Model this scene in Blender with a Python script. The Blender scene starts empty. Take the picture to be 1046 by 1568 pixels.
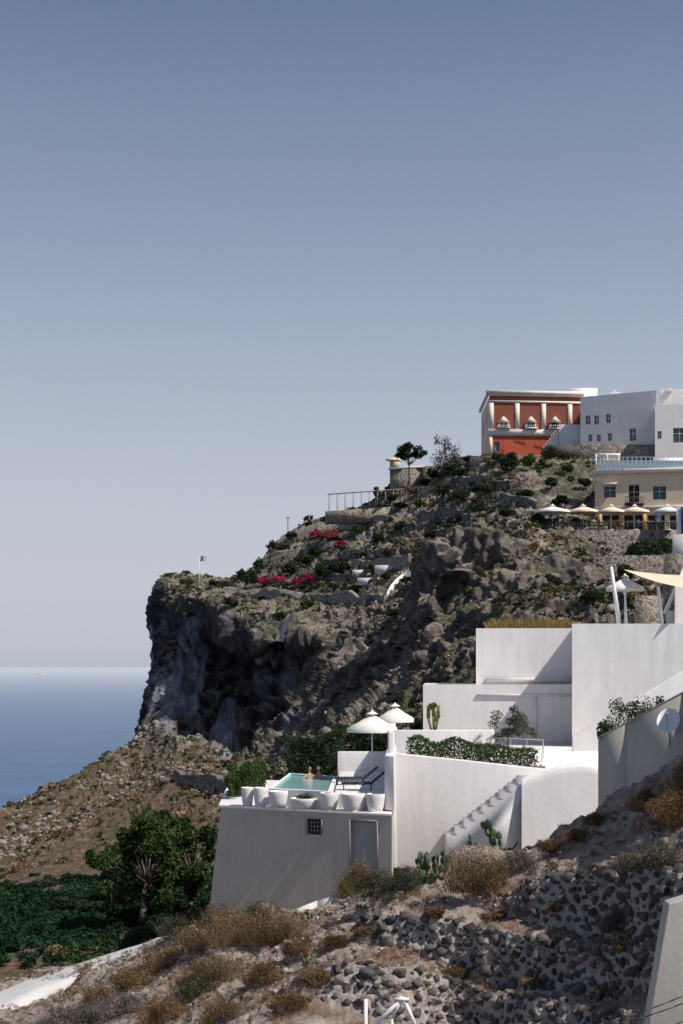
import bpy, bmesh, math, numpy as np
from mathutils import Vector
F=2178.0; CX=523.0; HY=1020.0
R=np.random.default_rng(7)
sc=bpy.context.scene
# ---------------------------------------------------------------- helpers
def P(px,py,D): return np.array([(px-CX)/F*D, D, (HY-py)/F*D])
def G(px,D): return ((px-CX)/F*D, D)
def Z(py,D): return (HY-py)/F*D
def PX(v): return CX+v[0]/v[1]*F
def h3(ix,iy,iz,s):
    with np.errstate(over='ignore'):
        n=(ix.astype(np.int64)*73856093)^(iy.astype(np.int64)*19349663)^(iz.astype(np.int64)*83492791)^np.int64(s*2654435761%2147483647)
        n=(n^(n>>13))*1274126177
        n=n&0x7fffffff
        n=((n^(n>>15))*2246822519)&0x7fffffff
    return (n^(n>>12))/2147483648.0%1.0
def vn(p,s=1):
    i=np.floor(p).astype(np.int64); f=p-i; f=f*f*(3-2*f)
    x,y,z=i[...,0],i[...,1],i[...,2]; r=0
    for a in (0,1):
        for b in (0,1):
            for c in (0,1):
                w=(f[...,0] if a else 1-f[...,0])*(f[...,1] if b else 1-f[...,1])*(f[...,2] if c else 1-f[...,2])
                r=r+w*h3(x+a,y+b,z+c,s)
    return r
def fbm(p,o=4,s=1):
    r=0;a=.5;t=0
    for k in range(o): r=r+a*vn(p*(2.03**k),s+k); t+=a; a*=.5
    return r/t
def ridged(p,o=4,s=1):
    r=0;a=.5;t=0
    for k in range(o): r=r+a*(1-np.abs(2*vn(p*(2.03**k),s+k)-1)); t+=a; a*=.55
    return r/t
def cell(p,s=1):
    i=np.floor(p).astype(np.int64); best=np.full(p.shape[:-1],9.); b2=best.copy(); val=np.zeros(p.shape[:-1])
    for a in (-1,0,1):
        for b in (-1,0,1):
            for c in (-1,0,1):
                x,y,z=i[...,0]+a,i[...,1]+b,i[...,2]+c
                q=np.stack([x+h3(x,y,z,s+1),y+h3(x,y,z,s+2),z+h3(x,y,z,s+3)],-1)
                d=np.linalg.norm(q-p,axis=-1); m=d<best
                b2=np.where(m,best,np.minimum(b2,d)); val=np.where(m,h3(x,y,z,s+4),val); best=np.where(m,d,best)
    return val,best,b2-best
class MB:
    def __init__(s): s.V=[];s.L=[];s.T=[];s.M=[];s.n=0
    def arr(s,V,Fc,mi=0):
        V=np.asarray(V,float).reshape(-1,3); Fc=np.asarray(Fc,np.int64)
        s.V.append(V); s.L.append((Fc+s.n).ravel()); s.T.append(np.full(len(Fc),Fc.shape[1])); s.M.append(np.full(len(Fc),mi)); s.n+=len(V)
    def poly(s,pts,mi=0): s.arr(pts,[list(range(len(pts)))],mi)
    def hexa(s,b,t,mi=0):
        n=len(b); V=list(b)+list(t)
        s.arr(V,[[i,(i+1)%n,n+(i+1)%n,n+i] for i in range(n)],mi)
        k=s.n-2*n
        s.L.append(np.array([k+i for i in reversed(range(n))])); s.T.append(np.array([n])); s.M.append(np.array([mi]))
        s.L.append(np.array([k+n+i for i in range(n)])); s.T.append(np.array([n])); s.M.append(np.array([mi]))
    def prism(s,poly,z0,z1,mi=0):
        s.hexa([(x,y,z0) for x,y in poly],[(x,y,z1) for x,y in poly],mi)
    def box(s,c,d,mi=0,ax=(1,0)):
        ux=np.array([ax[0],ax[1]],float); ux/=np.linalg.norm(ux); uy=np.array([-ux[1],ux[0]])
        p=[np.array(c[:2])+a*ux*d[0]/2+b*uy*d[1]/2 for a,b in((-1,-1),(1,-1),(1,1),(-1,1))]
        s.prism([tuple(q) for q in p],c[2]-d[2]/2,c[2]+d[2]/2,mi)
    def cyl(s,p0,p1,r0,r1=None,n=8,mi=0,cap=True):
        r1=r0 if r1 is None else r1
        p0=np.array(p0,float);p1=np.array(p1,float);d=p1-p0;d/=np.linalg.norm(d)+1e-9
        a=np.cross(d,[0,0,1.]) if abs(d[2])<.9 else np.cross(d,[1.,0,0]); a/=np.linalg.norm(a); b=np.cross(d,a)
        c=[(math.cos(2*math.pi*i/n)*a+math.sin(2*math.pi*i/n)*b) for i in range(n)]
        B=[p0+r0*v for v in c];T_=[p1+r1*v for v in c]
        if cap: s.hexa(B,T_,mi)
        else: s.arr(B+T_,[[i,(i+1)%n,n+(i+1)%n,n+i] for i in range(n)],mi)
    def rev(s,c,prof,n=20,mi=0,closed=True):
        V=[];k=len(prof)
        for r,z in prof:
            for i in range(n): V.append((c[0]+r*math.cos(2*math.pi*i/n),c[1]+r*math.sin(2*math.pi*i/n),c[2]+z))
        s.arr(V,[[j*n+i,j*n+(i+1)%n,(j+1)*n+(i+1)%n,(j+1)*n+i] for j in range(k-1) for i in range(n)],mi)
    def wall(s,p0,p1,z0,z1,ops=(),dep=.18,mi=0,bars=None):
        p0=np.array(p0,float);p1=np.array(p1,float);L=np.linalg.norm(p1-p0);d=(p1-p0)/L;n=np.array([d[1],-d[0]])
        def pt(u,z,o=0): q=p0+d*u-n*o; return (q[0],q[1],z)
        us=sorted(set([0,L]+[o[0] for o in ops]+[o[1] for o in ops])); zs=sorted(set([z0,z1]+[o[2] for o in ops]+[o[3] for o in ops]))
        for a,b in zip(us,us[1:]):
            for e,f in zip(zs,zs[1:]):
                if any(o[0]-1e-6<=a and b<=o[1]+1e-6 and o[2]-1e-6<=e and f<=o[3]+1e-6 for o in ops): continue
                s.poly([pt(a,e),pt(b,e),pt(b,f),pt(a,f)],mi)
        for o in ops:
            a,b,e,f,k=o[:5]
            s.poly([pt(a,e),pt(a,f),pt(a,f,dep),pt(a,e,dep)],mi); s.poly([pt(b,f),pt(b,e),pt(b,e,dep),pt(b,f,dep)],mi)
            s.poly([pt(a,e),pt(a,e,dep),pt(b,e,dep),pt(b,e)],mi); s.poly([pt(a,f,dep),pt(a,f),pt(b,f),pt(b,f,dep)],mi)
            s.poly([pt(a,e,dep),pt(b,e,dep),pt(b,f,dep),pt(a,f,dep)],k)
            if bars is not None:
                w=.05; q=p0+d*(a+b)/2-n*(dep-.03)
                s.box((q[0],q[1],(e+f)/2),(w,.04,f-e),bars,d)
                for zz in (e+w/2,f-w/2,e+(f-e)*.62):
                    s.box((q[0],q[1],zz),(b-a-.004,.036,w),bars,d)
    def house(s,C,z0,z1,ops={},mi=0,par=.3,pw=.25,dep=.18,bars=None):
        n=len(C)
        for i in range(n): s.wall(C[i],C[(i+1)%n],z0,z1,ops.get(i,()),dep,mi,bars)
        C=[np.array(c,float) for c in C]; c0=sum(C)/n
        I=[c+(c0-c)/np.linalg.norm(c0-c)*pw*1.4 for c in C]
        for i in range(n):
            j=(i+1)%n
            s.poly([(*C[i],z1),(*C[j],z1),(*I[j],z1),(*I[i],z1)],mi)
            s.poly([(*I[i],z1),(*I[j],z1),(*I[j],z1-par),(*I[i],z1-par)],mi)
        s.poly([(*q,z1-par) for q in I],mi)
    def build(s,name,mats,parent=None,smooth=False,bevel=0,seg=2,attr=None):
        me=bpy.data.meshes.new(name); V=np.concatenate(s.V); L=np.concatenate(s.L).astype(np.int32); T_=np.concatenate(s.T).astype(np.int32)
        me.vertices.add(len(V)); me.vertices.foreach_set('co',V.astype(np.float32).ravel())
        me.loops.add(len(L)); me.loops.foreach_set('vertex_index',L)
        me.polygons.add(len(T_)); me.polygons.foreach_set('loop_start',np.concatenate([[0],np.cumsum(T_)[:-1]]).astype(np.int32))
        try: me.polygons.foreach_set('loop_total',T_)
        except Exception: pass
        for m in (mats if isinstance(mats,(list,tuple)) else [mats]): me.materials.append(m)
        me.polygons.foreach_set('material_index',np.concatenate(s.M).astype(np.int32))
        if smooth: me.polygons.foreach_set('use_smooth',np.ones(len(T_),bool))
        me.update(calc_edges=True); me.validate()
        if attr:
            for k,a in attr.items():
                at=me.attributes.new(k,'FLOAT','POINT'); at.data.foreach_set('value',a.astype(np.float32).ravel())
        o=bpy.data.objects.new(name,me); sc.collection.objects.link(o)
        if parent: o.parent=parent
        if bevel:
            b=o.modifiers.new('b','BEVEL'); b.width=bevel; b.segments=seg; b.limit_method='ANGLE'
        return o
def E(name):
    o=bpy.data.objects.new(name,None); sc.collection.objects.link(o); return o
def pxop(p0,p1,x0,x1,y0,y1,k):
    """opening measured on a wall p0-p1: horizontal bearings x0,x1, elevations y0(top) y1(bottom)"""
    p0=np.array(p0,float);p1=np.array(p1,float);L=np.linalg.norm(p1-p0);d=(p1-p0)/L
    def u(px):
        t=(px-CX)/F; return (t*p0[1]-p0[0])/(d[0]-t*d[1])
    a,b=u(x0),u(x1); D=p0[1]+d[1]*(a+b)/2
    return (a,b,Z(y1,D),Z(y0,D),k)
# ---------------------------------------------------------------- materials
def newmat(name):
    m=bpy.data.materials.new(name); m.use_nodes=True; nt=m.node_tree
    for n in list(nt.nodes): nt.nodes.remove(n)
    o=nt.nodes.new('ShaderNodeOutputMaterial'); return m,nt,o
def noise(nt,vec,scale,detail=5,rough=.6):
    n=nt.nodes.new('ShaderNodeTexNoise'); n.inputs['Scale'].default_value=scale; n.inputs['Detail'].default_value=detail; n.inputs['Roughness'].default_value=rough
    nt.links.new(vec,n.inputs['Vector']); return n.outputs['Fac']
def ramp(nt,fac,stops):
    r=nt.nodes.new('ShaderNodeValToRGB'); e=r.color_ramp.elements
    while len(e)<len(stops): e.new(.5)
    for i,(p,c) in enumerate(stops):
        e[i].position=p; e[i].color=(c,c,c,1) if not hasattr(c,'__len__') else (*c,1)
    nt.links.new(fac,r.inputs[0]); return r.outputs[0]
def mix(nt,f,a,b,bl='MIX'):
    m=nt.nodes.new('ShaderNodeMix'); m.data_type='RGBA'; m.blend_type=bl
    for i,v in ((0,f),(6,a),(7,b)):
        if hasattr(v,'is_linked'): nt.links.new(v,m.inputs[i])
        elif hasattr(v,'__len__'): m.inputs[i].default_value=(*v,1)
        else: m.inputs[i].default_value=v if i==0 else (v,v,v,1)
    return m.outputs[2]
def math_(nt,op,a,b=0.,clamp=False):
    m=nt.nodes.new('ShaderNodeMath'); m.operation=op; m.use_clamp=clamp
    for i,v in ((0,a),(1,b)):
        if hasattr(v,'is_linked'): nt.links.new(v,m.inputs[i])
        else: m.inputs[i].default_value=v
    return m.outputs[0]
def pos(nt): return nt.nodes.new('ShaderNodeNewGeometry').outputs['Position']
def bump(nt,h,st,dist):
    b=nt.nodes.new('ShaderNodeBump'); b.inputs['Strength'].default_value=st; b.inputs['Distance'].default_value=dist
    nt.links.new(h,b.inputs['Height']); return b.outputs[0]
def pbsdf(nt,o,col,rough=.8,nrm=None,metal=0,spec=.3):
    b=nt.nodes.new('ShaderNodeBsdfPrincipled')
    if hasattr(col,'is_linked'): nt.links.new(col,b.inputs['Base Color'])
    else: b.inputs['Base Color'].default_value=(*col,1)
    b.inputs['Roughness'].default_value=rough; b.inputs['Metallic'].default_value=metal; b.inputs['Specular IOR Level'].default_value=spec
    if nrm: nt.links.new(nrm,b.inputs['Normal'])
    nt.links.new(b.outputs[0],o.inputs[0]); return b
def M(name,c1,c2=None,sc_=1.,rough=.8,bs=8.,bd=.01,spec=.3,lo=.35,hi=.65):
    m,nt,o=newmat(name); p=pos(nt); c2=c2 or tuple(x*.8 for x in c1)
    col=ramp(nt,noise(nt,p,sc_,6),[(lo,c1),(hi,c2)])
    pbsdf(nt,o,col,rough,bump(nt,noise(nt,p,bs,5),.6,bd),0,spec); return m
def leafmat(name,a,b,c=None,trans=.25,sc_=.6):
    m,nt,o=newmat(name); g=nt.nodes.new('ShaderNodeNewGeometry')
    st=[(0,a),(.6,b)]+([(1,c)] if c else [])
    col=ramp(nt,g.outputs['Random Per Island'],st)
    col=mix(nt,1.,col,ramp(nt,noise(nt,g.outputs['Position'],sc_,3),[(.35,.55),(.65,1.25)]),'MULTIPLY')
    d=nt.nodes.new('ShaderNodeBsdfDiffuse'); t=nt.nodes.new('ShaderNodeBsdfTranslucent'); x=nt.nodes.new('ShaderNodeMixShader'); x.inputs[0].default_value=trans
    nt.links.new(col,d.inputs[0]); nt.links.new(col,t.inputs[0]); nt.links.new(d.outputs[0],x.inputs[1]); nt.links.new(t.outputs[0],x.inputs[2]); nt.links.new(x.outputs[0],o.inputs[0]); return m
def whitewash(name,c=(.79,.76,.745)):
    m,nt,o=newmat(name); p=pos(nt)
    mp=nt.nodes.new('ShaderNodeMapping'); mp.inputs['Scale'].default_value=(1.6,1.6,.22); nt.links.new(p,mp.inputs[0])
    st=ramp(nt,noise(nt,mp.outputs[0],1.5,6,.7),[(.35,1.),(.75,.84)])
    bl=ramp(nt,noise(nt,p,.5,4),[(.3,1.),(.7,.92)])
    col=mix(nt,1.,mix(nt,1.,c,st,'MULTIPLY'),bl,'MULTIPLY')
    pbsdf(nt,o,col,.85,bump(nt,noise(nt,p,5,6,.65),.5,.02),0,.2); return m
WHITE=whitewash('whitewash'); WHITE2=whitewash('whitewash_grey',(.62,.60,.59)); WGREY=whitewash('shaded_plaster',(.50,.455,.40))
CREAM=whitewash('cream_render',(.66,.54,.38)); YEL=M('ochre_render',(.55,.34,.12),(.45,.27,.1),.5)
RED=M('red_render',(.27,.08,.048),(.22,.065,.04),.4); RED2=M('scarlet_render',(.48,.095,.045),(.40,.08,.04),.4); PEACH=M('peach_render',(.8,.56,.43),(.72,.5,.38),.5)
TRIM=M('cream_trim',(.72,.66,.58),(.62,.57,.5),.8)
GLASS=M('window_glass',(.03,.045,.06),(.05,.07,.09),1.,.12,spec=.6,bd=.001); BLUEG=M('blue_shutter',(.05,.09,.15),(.04,.07,.12),1.,.4)
DARK=M('dark_opening',(.02,.018,.016),(.03,.025,.02)); GREYD=M('grey_door',(.36,.35,.33),(.31,.3,.28),2.); IRON=M('dark_metal',(.05,.05,.055),None,2,.5)
CANVAS=M('canvas',(.78,.74,.68),(.7,.66,.6),1.5,bs=20,bd=.004); CANVY=M('cream_canvas',(.75,.64,.48),(.66,.55,.4),1.5)
WOOD=M('weathered_wood',(.3,.24,.18),(.2,.16,.12),3.); BARK=M('bark',(.14,.11,.09),(.07,.055,.045),4.,bs=10,bd=.03)
SOIL=M('soil',(.2,.14,.09),(.12,.08,.05),3.); SKIN=M('skin',(.45,.26,.18),(.4,.23,.16),6.); HAIR=M('hair',(.03,.02,.015)); CL1=M('blue_cloth',(.08,.14,.3)); CL2=M('red_cloth',(.4,.05,.05)); METALW=M('white_metal',(.75,.75,.76),(.68,.68,.7),3,.4)
BLUEP=M('blue_paint',(.04,.12,.33),(.03,.1,.28))
def stonewall(name,mortar,s1,s2,scale=3.2,th=(.05,.16)):
    m,nt,o=newmat(name); p=pos(nt)
    w=nt.nodes.new('ShaderNodeTexVoronoi'); w.feature='DISTANCE_TO_EDGE'; w.inputs['Scale'].default_value=scale
    v=nt.nodes.new('ShaderNodeTexVoronoi'); v.inputs['Scale'].default_value=scale
    mp=nt.nodes.new('ShaderNodeVectorMath'); mp.operation='ADD'
    n=nt.nodes.new('ShaderNodeTexNoise'); n.inputs['Scale'].default_value=2.; nt.links.new(p,n.inputs[0])
    ms=nt.nodes.new('ShaderNodeVectorMath'); ms.operation='SCALE'; ms.inputs['Scale'].default_value=.35
    nt.links.new(n.outputs['Color'],ms.inputs[0]); nt.links.new(p,mp.inputs[0]); nt.links.new(ms.outputs[0],mp.inputs[1])
    for q in (w,v): nt.links.new(mp.outputs[0],q.inputs['Vector'])
    sep=nt.nodes.new('ShaderNodeSeparateColor'); nt.links.new(v.outputs['Color'],sep.inputs[0])
    sc1=ramp(nt,sep.outputs[0],[(0,s1),(1,s2)])
    f=ramp(nt,w.outputs['Distance'],[(th[0],0.),(th[1],1.)])
    col=mix(nt,f,mortar,sc1); col=mix(nt,.6,col,ramp(nt,noise(nt,p,7,5),[(.3,.4),(.7,1.2)]),'MULTIPLY')
    pbsdf(nt,o,col,.95,bump(nt,f,.8,.08),0,.1); return m
DSTONE=stonewall('dark_lava_wall',(.26,.23,.2),(.05,.046,.044),(.19,.165,.145),2.4)
LSTONE=stonewall('tan_stone_wall',(.36,.32,.26),(.15,.125,.105),(.34,.29,.23),2.6)
def terrain_mat(name,far=True):
    m,nt,o=newmat(name); g=nt.nodes.new('ShaderNodeNewGeometry'); p=g.outputs['Position']
    sx=nt.nodes.new('ShaderNodeSeparateXYZ'); nt.links.new(g.outputs['Normal'],sx.inputs[0])
    at=lambda n:(lambda a:(setattr(a,'attribute_name',n),a.outputs['Fac'])[1])(nt.nodes.new('ShaderNodeAttribute'))
    if far:
        fine=ramp(nt,noise(nt,p,3.2,6,.75),[(.35,.72),(.6,1.2)])
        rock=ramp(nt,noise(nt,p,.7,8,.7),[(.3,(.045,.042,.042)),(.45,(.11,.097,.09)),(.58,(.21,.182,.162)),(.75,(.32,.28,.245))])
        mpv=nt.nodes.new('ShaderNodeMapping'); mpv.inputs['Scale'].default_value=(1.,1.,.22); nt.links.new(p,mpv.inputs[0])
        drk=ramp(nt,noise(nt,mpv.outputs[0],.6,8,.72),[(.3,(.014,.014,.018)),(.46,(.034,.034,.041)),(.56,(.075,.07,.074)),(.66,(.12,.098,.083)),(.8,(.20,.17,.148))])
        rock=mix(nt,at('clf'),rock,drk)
        dust=ramp(nt,noise(nt,p,.6,8,.65),[(.3,(.18,.148,.115)),(.5,(.32,.272,.225)),(.7,(.45,.392,.335))])
        rust=ramp(nt,noise(nt,p,1.1,7,.7),[(.3,(.10,.07,.048)),(.5,(.19,.13,.088)),(.62,(.27,.205,.155)),(.75,(.34,.29,.24))])
        dust=mix(nt,at('rust'),dust,rust)
        veg=ramp(nt,noise(nt,p,1.7,6,.7),[(.3,(.045,.054,.029)),(.6,(.105,.11,.062)),(.8,(.20,.18,.105))])
        dust=mix(nt,math_(nt,'MULTIPLY',ramp(nt,noise(nt,p,.28,7,.7),[(.44,0.),(.54,.9)]),math_(nt,'SUBTRACT',1.,math_(nt,'MULTIPLY',at('rust'),.4))),dust,veg)
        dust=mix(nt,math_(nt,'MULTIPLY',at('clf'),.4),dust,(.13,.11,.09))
        sl=math_(nt,'ADD',sx.outputs[2],math_(nt,'MULTIPLY',math_(nt,'SUBTRACT',noise(nt,p,.9,7,.7),.5),1.1))
        f=ramp(nt,sl,[(.36,0.),(.54,1.)])
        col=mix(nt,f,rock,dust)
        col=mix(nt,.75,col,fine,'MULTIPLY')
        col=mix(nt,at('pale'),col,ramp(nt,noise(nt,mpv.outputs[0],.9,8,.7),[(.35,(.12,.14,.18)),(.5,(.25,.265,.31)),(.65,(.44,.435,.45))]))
        vo=nt.nodes.new('ShaderNodeTexVoronoi'); vo.inputs['Scale'].default_value=1.3; nt.links.new(p,vo.inputs['Vector'])
        h=math_(nt,'ADD',noise(nt,p,.9,9,.75),math_(nt,'MULTIPLY',noise(nt,p,4.,6,.7),.35)); h=math_(nt,'SUBTRACT',h,math_(nt,'MULTIPLY',vo.outputs['Distance'],.45)); nrm=bump(nt,h,1.,.7)
    else:
        dust=ramp(nt,noise(nt,p,1.3,9,.7),[(.28,(.15,.115,.09)),(.42,(.29,.24,.20)),(.58,(.42,.365,.32)),(.75,(.50,.45,.40))])
        rust=ramp(nt,noise(nt,p,4,7,.7),[(.3,(.11,.06,.04)),(.6,(.24,.145,.095))])
        dust=mix(nt,ramp(nt,noise(nt,p,.45,7,.7),[(.49,0.),(.58,.85)]),dust,rust)
        mort=ramp(nt,noise(nt,p,2.5,6,.7),[(.3,(.30,.26,.225)),(.6,(.52,.465,.415))])
        col=mix(nt,at('wallface'),dust,mort)
        h=math_(nt,'ADD',noise(nt,p,3.,9,.72),math_(nt,'MULTIPLY',noise(nt,p,14.,6,.7),.25)); nrm=bump(nt,h,1.,.22)
    pbsdf(nt,o,col,.95,nrm,0,.1); return m
TF_=terrain_mat('hillside_ground'); TN_=terrain_mat('terrace_ground',False)
STONE=M('lava_stone',(.034,.032,.034),(.125,.112,.104),1.7,.9,12,.03,.2); ROCKM=M('scattered_rock',(.09,.08,.072),(.32,.275,.235),1.2,.9,6,.06,.1); PEBM=M('pale_rubble',(.15,.125,.11),(.46,.40,.355),2.4,.9,10,.03,.1)
LG=leafmat('green_leaf',(.03,.06,.02),(.058,.10,.03),(.11,.15,.055)); LD=leafmat('dark_leaf',(.02,.038,.018),(.04,.064,.028),(.068,.095,.04)); LO=leafmat('olive_leaf',(.06,.075,.045),(.11,.125,.08),(.17,.18,.12))
LB=leafmat('dry_leaf',(.11,.07,.038),(.21,.14,.078),(.34,.25,.145)); LT=leafmat('straw',(.22,.16,.09),(.35,.27,.15),(.46,.38,.23)); LGR=leafmat('grey_twig',(.10,.085,.07),(.175,.15,.13),(.27,.235,.195)); LP=leafmat('bougainvillea_petal',(.35,.02,.08),(.5,.04,.12),(.3,.02,.1)); LY=leafmat('yellow_green_leaf',(.10,.12,.03),(.2,.19,.05),(.32,.26,.08))
LSH=leafmat('scrub_leaf',(.05,.057,.033),(.095,.10,.055),(.17,.155,.085)); LRU=leafmat('rust_scrub',(.12,.065,.035),(.2,.12,.065),(.27,.18,.09)); PAD=M('cactus_pad',(.045,.08,.04),(.085,.13,.06),4.,.5)
GRN=leafmat('groundcover_leaf',(.012,.032,.016),(.023,.053,.025),(.04,.078,.036),.15,.25)
# ---------------------------------------------------------------- scatter primitives
def rdir(n): 
    v=R.normal(size=(n,3)); return v/np.linalg.norm(v,axis=1)[:,None]
def leaves(mb,pts,size,mi=0,asp=.55):
    n=len(pts); a=rdir(n); b=np.cross(a,rdir(n)); b/=np.linalg.norm(b,axis=1)[:,None]+1e-9
    s=size*R.uniform(.55,1.3,(n,1)); a=a*s; b=b*s*asp
    V=np.stack([pts-a,pts+b*.9-a*.1,pts+a,pts-b*.9+a*.1],1)
    mb.arr(V,np.arange(n*4).reshape(n,4),mi)
def blob(c,r,n,k=9,low=0.):
    c=np.array(c,float);r=np.array(r,float)
    cc=rdir(k)*(R.uniform(.25,1,(k,1))**.5)*.72; cc[:,2]=np.where(cc[:,2]<low,-cc[:,2]*.6,cc[:,2])
    i=R.integers(0,k,n); rad=R.uniform(.22,.48,k)[i][:,None]
    d=rdir(n)*(R.uniform(0,1,(n,1))**.33)*rad
    return c+(cc[i]+d)*r
def blades(mb,base,h,spread,n,w=.02,mi=0):
    base=np.array(base); th=R.uniform(0,2*math.pi,n); t=R.uniform(0,1,n)**.7*spread
    d=np.stack([np.cos(th)*t,np.sin(th)*t,np.ones(n)],1); d/=np.linalg.norm(d,axis=1)[:,None]; d*=h*R.uniform(.4,1.1,(n,1))
    b0=base+np.stack([np.cos(th)*t*h*.25,np.sin(th)*t*h*.25,np.zeros(n)],1)
    s=np.cross(d,rdir(n)); s/=np.linalg.norm(s,axis=1)[:,None]+1e-9; s*=w
    V=np.stack([b0-s,b0+s,b0+d],1); mb.arr(V,np.arange(n*3).reshape(n,3),mi)
def ico(sub):
    b=bmesh.new(); bmesh.ops.create_icosphere(b,subdivisions=sub,radius=1); v=np.array([x.co[:] for x in b.verts]); f=np.array([[q.index for q in x.verts] for x in b.faces]); b.free(); return v,f
I0,I0F=ico(1); I2,I2F=ico(2)
def rocks(mb,pts,size,mi=0,flat=.7,hi=False,jit=.35):
    V0,F0=(I2,I2F) if hi else (I0,I0F); n=len(pts); k=len(V0)
    q=R.normal(size=(n,4)); q/=np.linalg.norm(q,axis=1)[:,None]; w,x,y,z=q.T
    Rm=np.stack([1-2*(y*y+z*z),2*(x*y-z*w),2*(x*z+y*w),2*(x*y+z*w),1-2*(x*x+z*z),2*(y*z-x*w),2*(x*z-y*w),2*(y*z+x*w),1-2*(x*x+y*y)],1).reshape(n,3,3)
    S=R.uniform(.5,1.25,(n,1,3)); base=np.broadcast_to(V0,(n,k,3))
    off=(R.uniform(0,50,(n,1,3)))
    if hi: jn=1+jit*2*(vn(base*1.3+off,3)-.5)+.12*(vn(base*4+off,5)-.5)
    else: jn=1+jit*(R.uniform(-1,1,(n,k)))
    V=np.clip(base*jn[...,None],-.62,.62)*S*1.2
    V=np.einsum('nij,nkj->nki',Rm,V); V[...,2]*=flat
    V=V*np.asarray(size).reshape(-1,1,1)+np.asarray(pts)[:,None,:]
    Fc=(F0[None]+(np.arange(n)*k)[:,None,None]).reshape(-1,3); mb.arr(V,Fc,mi)
# ---------------------------------------------------------------- headland sheet
cols=[]
def left(p6,r7,r8):
    px,py,D=p6; z6=Z(py,D); c=[]
    def w(D_,z): return np.array([(px-CX)/F*D,D_,z])
    c+=[w(D+170,-151),w(D+60,-75)]
    for k in (5,4,3,2,1): c.append(w(D+5*k,z6-6*k))
    c+=[P(px,py,D),P(px,*r7),P(px,*r8),P(px,1450,77),np.array([(px-CX)/F*58,58,-18])]
    cols.append(c)
def full(pts,r9=(1290,70),r10=(1400,58)):
    p1=P(*pts[0]); b=p1+np.array([p1[0]*.03,14,-6]); a=np.array([p1[0]*1.4,p1[1]+150,-151]); px=pts[-1][0]
    cols.append([a,b]+[P(*q) for q in pts]+[P(px,*r9),P(px,*r10)])
left((-320,1350,125),(1400,110),(1440,95)); left((-140,1290,142),(1350,118),(1410,97))
left((0,1246,150),(1310,122),(1378,98)); left((90,1200,156),(1285,126),(1358,101)); left((160,1164,160),(1255,130),(1345,104))
L9=(1450,77)
cols.append([np.array([-60,400,-151]),np.array([-45,270,-70])]+[P(*q) for q in [(290,1230,235),(275,1215,222),(258,1205,208),(240,1190,196),(218,1165,184),(196,1142,166),(200,1235,134),(212,1335,105)]]+[P(212,*L9),P(212,1600,60)])
full([(260,894,200),(246,902,194),(235,924,190),(238,985,184),(228,1075,175),(218,1130,165),(228,1215,136),(240,1325,105)],L9,(1590,60))
full([(285,885,195),(282,893,188),(278,916,177),(268,990,180),(272,1080,168),(266,1132,157),(278,1205,134),(290,1315,103)],L9,(1590,60))
full([(337,898,192),(337,905,180),(332,932,168),(322,1010,178),(324,1092,166),(322,1150,149),(338,1215,127),(342,1305,100)],L9,(1560,60))
full([(380,886,192),(385,904,176),(388,982,154),(378,1030,173),(380,1105,164),(385,1165,142),(400,1215,116),(400,1290,95)],(1420,78),(1500,60))
full([(430,826,196),(440,905,171),(440,976,149),(440,1020,160),(437,1090,153),(440,1145,131),(440,1200,106),(440,1280,90)],(1380,77),(1480,60))
full([(485,797,196),(500,903,166),(510,970,146),(500,1020,145),(498,1075,138),(500,1130,118),(500,1165,100),(500,1215,86)],(1300,74),(1420,60))
full([(555,778,192),(568,885,160),(570,955,141),(565,1010,133),(560,1062,124),(560,1115,106),(560,1155,95),(560,1205,84)],(1290,72))
full([(605,744,190),(620,860,158),(628,930,136),(625,990,126),(625,1050,113),(625,1105,99),(625,1150,90),(625,1205,80)])
full([(668,728,184),(672,835,151),(690,905,126),(682,970,115),(680,1030,106),(680,1085,93),(680,1140,86),(680,1210,78)])
full([(735,706,170),(742,800,145),(748,880,122),(745,940,109),(745,990,101),(745,1055,91),(745,1130,84),(745,1210,76)])
for px,a in ((810,706),(880,704),(960,702),(1046,700),(1150,700),(1300,700)):
    full([(px,a,163),(px,780 if px<900 else 834,139 if px<900 else 131),(px,862 if px<900 else 905,117),(px,925 if px<900 else 935,104),(px,968,96),(px,1060,90),(px,1130,84),(px,1210,76)])
N=np.array(cols)
def cat(A,sub,axis,linfirst=0):
    A=np.moveaxis(A,axis,0); n=len(A); out=[]
    def tan(i):
        p,q=A[max(i-1,0)],A[min(i+1,n-1)]; t=(q-p)*.5
        l=np.minimum(np.linalg.norm(A[i]-p,axis=-1),np.linalg.norm(q-A[i],axis=-1))[...,None]; tn=np.linalg.norm(t,axis=-1)[...,None]+1e-9
        return t*np.minimum(1,l/tn)
    Tn=[tan(i) for i in range(n)]
    for i in range(n-1):
        b,c=A[i],A[i+1]
        for t in np.linspace(0,1,sub[i],endpoint=False):
            if i<linfirst: out.append(b*(1-t)+c*t); continue
            out.append((2*t**3-3*t*t+1)*b+(t**3-2*t*t+t)*Tn[i]+(-2*t**3+3*t*t)*c+(t**3-t*t)*Tn[i+1])
    out.append(A[-1]); return np.moveaxis(np.array(out),0,axis)
rsub=[6,10,84,76,56,70,48,52,50,26,8]
pxs=[PX(c[7]) for c in cols]
csub=[max(6,int(abs(b-a)/1.6)) for a,b in zip(pxs,pxs[1:])]; csub[5]=22; csub[0]=20
S=cat(cat(N,csub,0),rsub,1,2); nc,nr=S.shape[:2]
rowp=np.concatenate([np.arange(s)/s+i for i,s in enumerate(rsub)]+[[len(rsub)]])[None,:]*np.ones((nc,1))
def normals(S):
    n=np.cross(np.gradient(S,axis=0),np.gradient(S,axis=1)); n/=np.linalg.norm(n,axis=-1)[...,None]+1e-9; return n
n0=normals(S)
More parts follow.
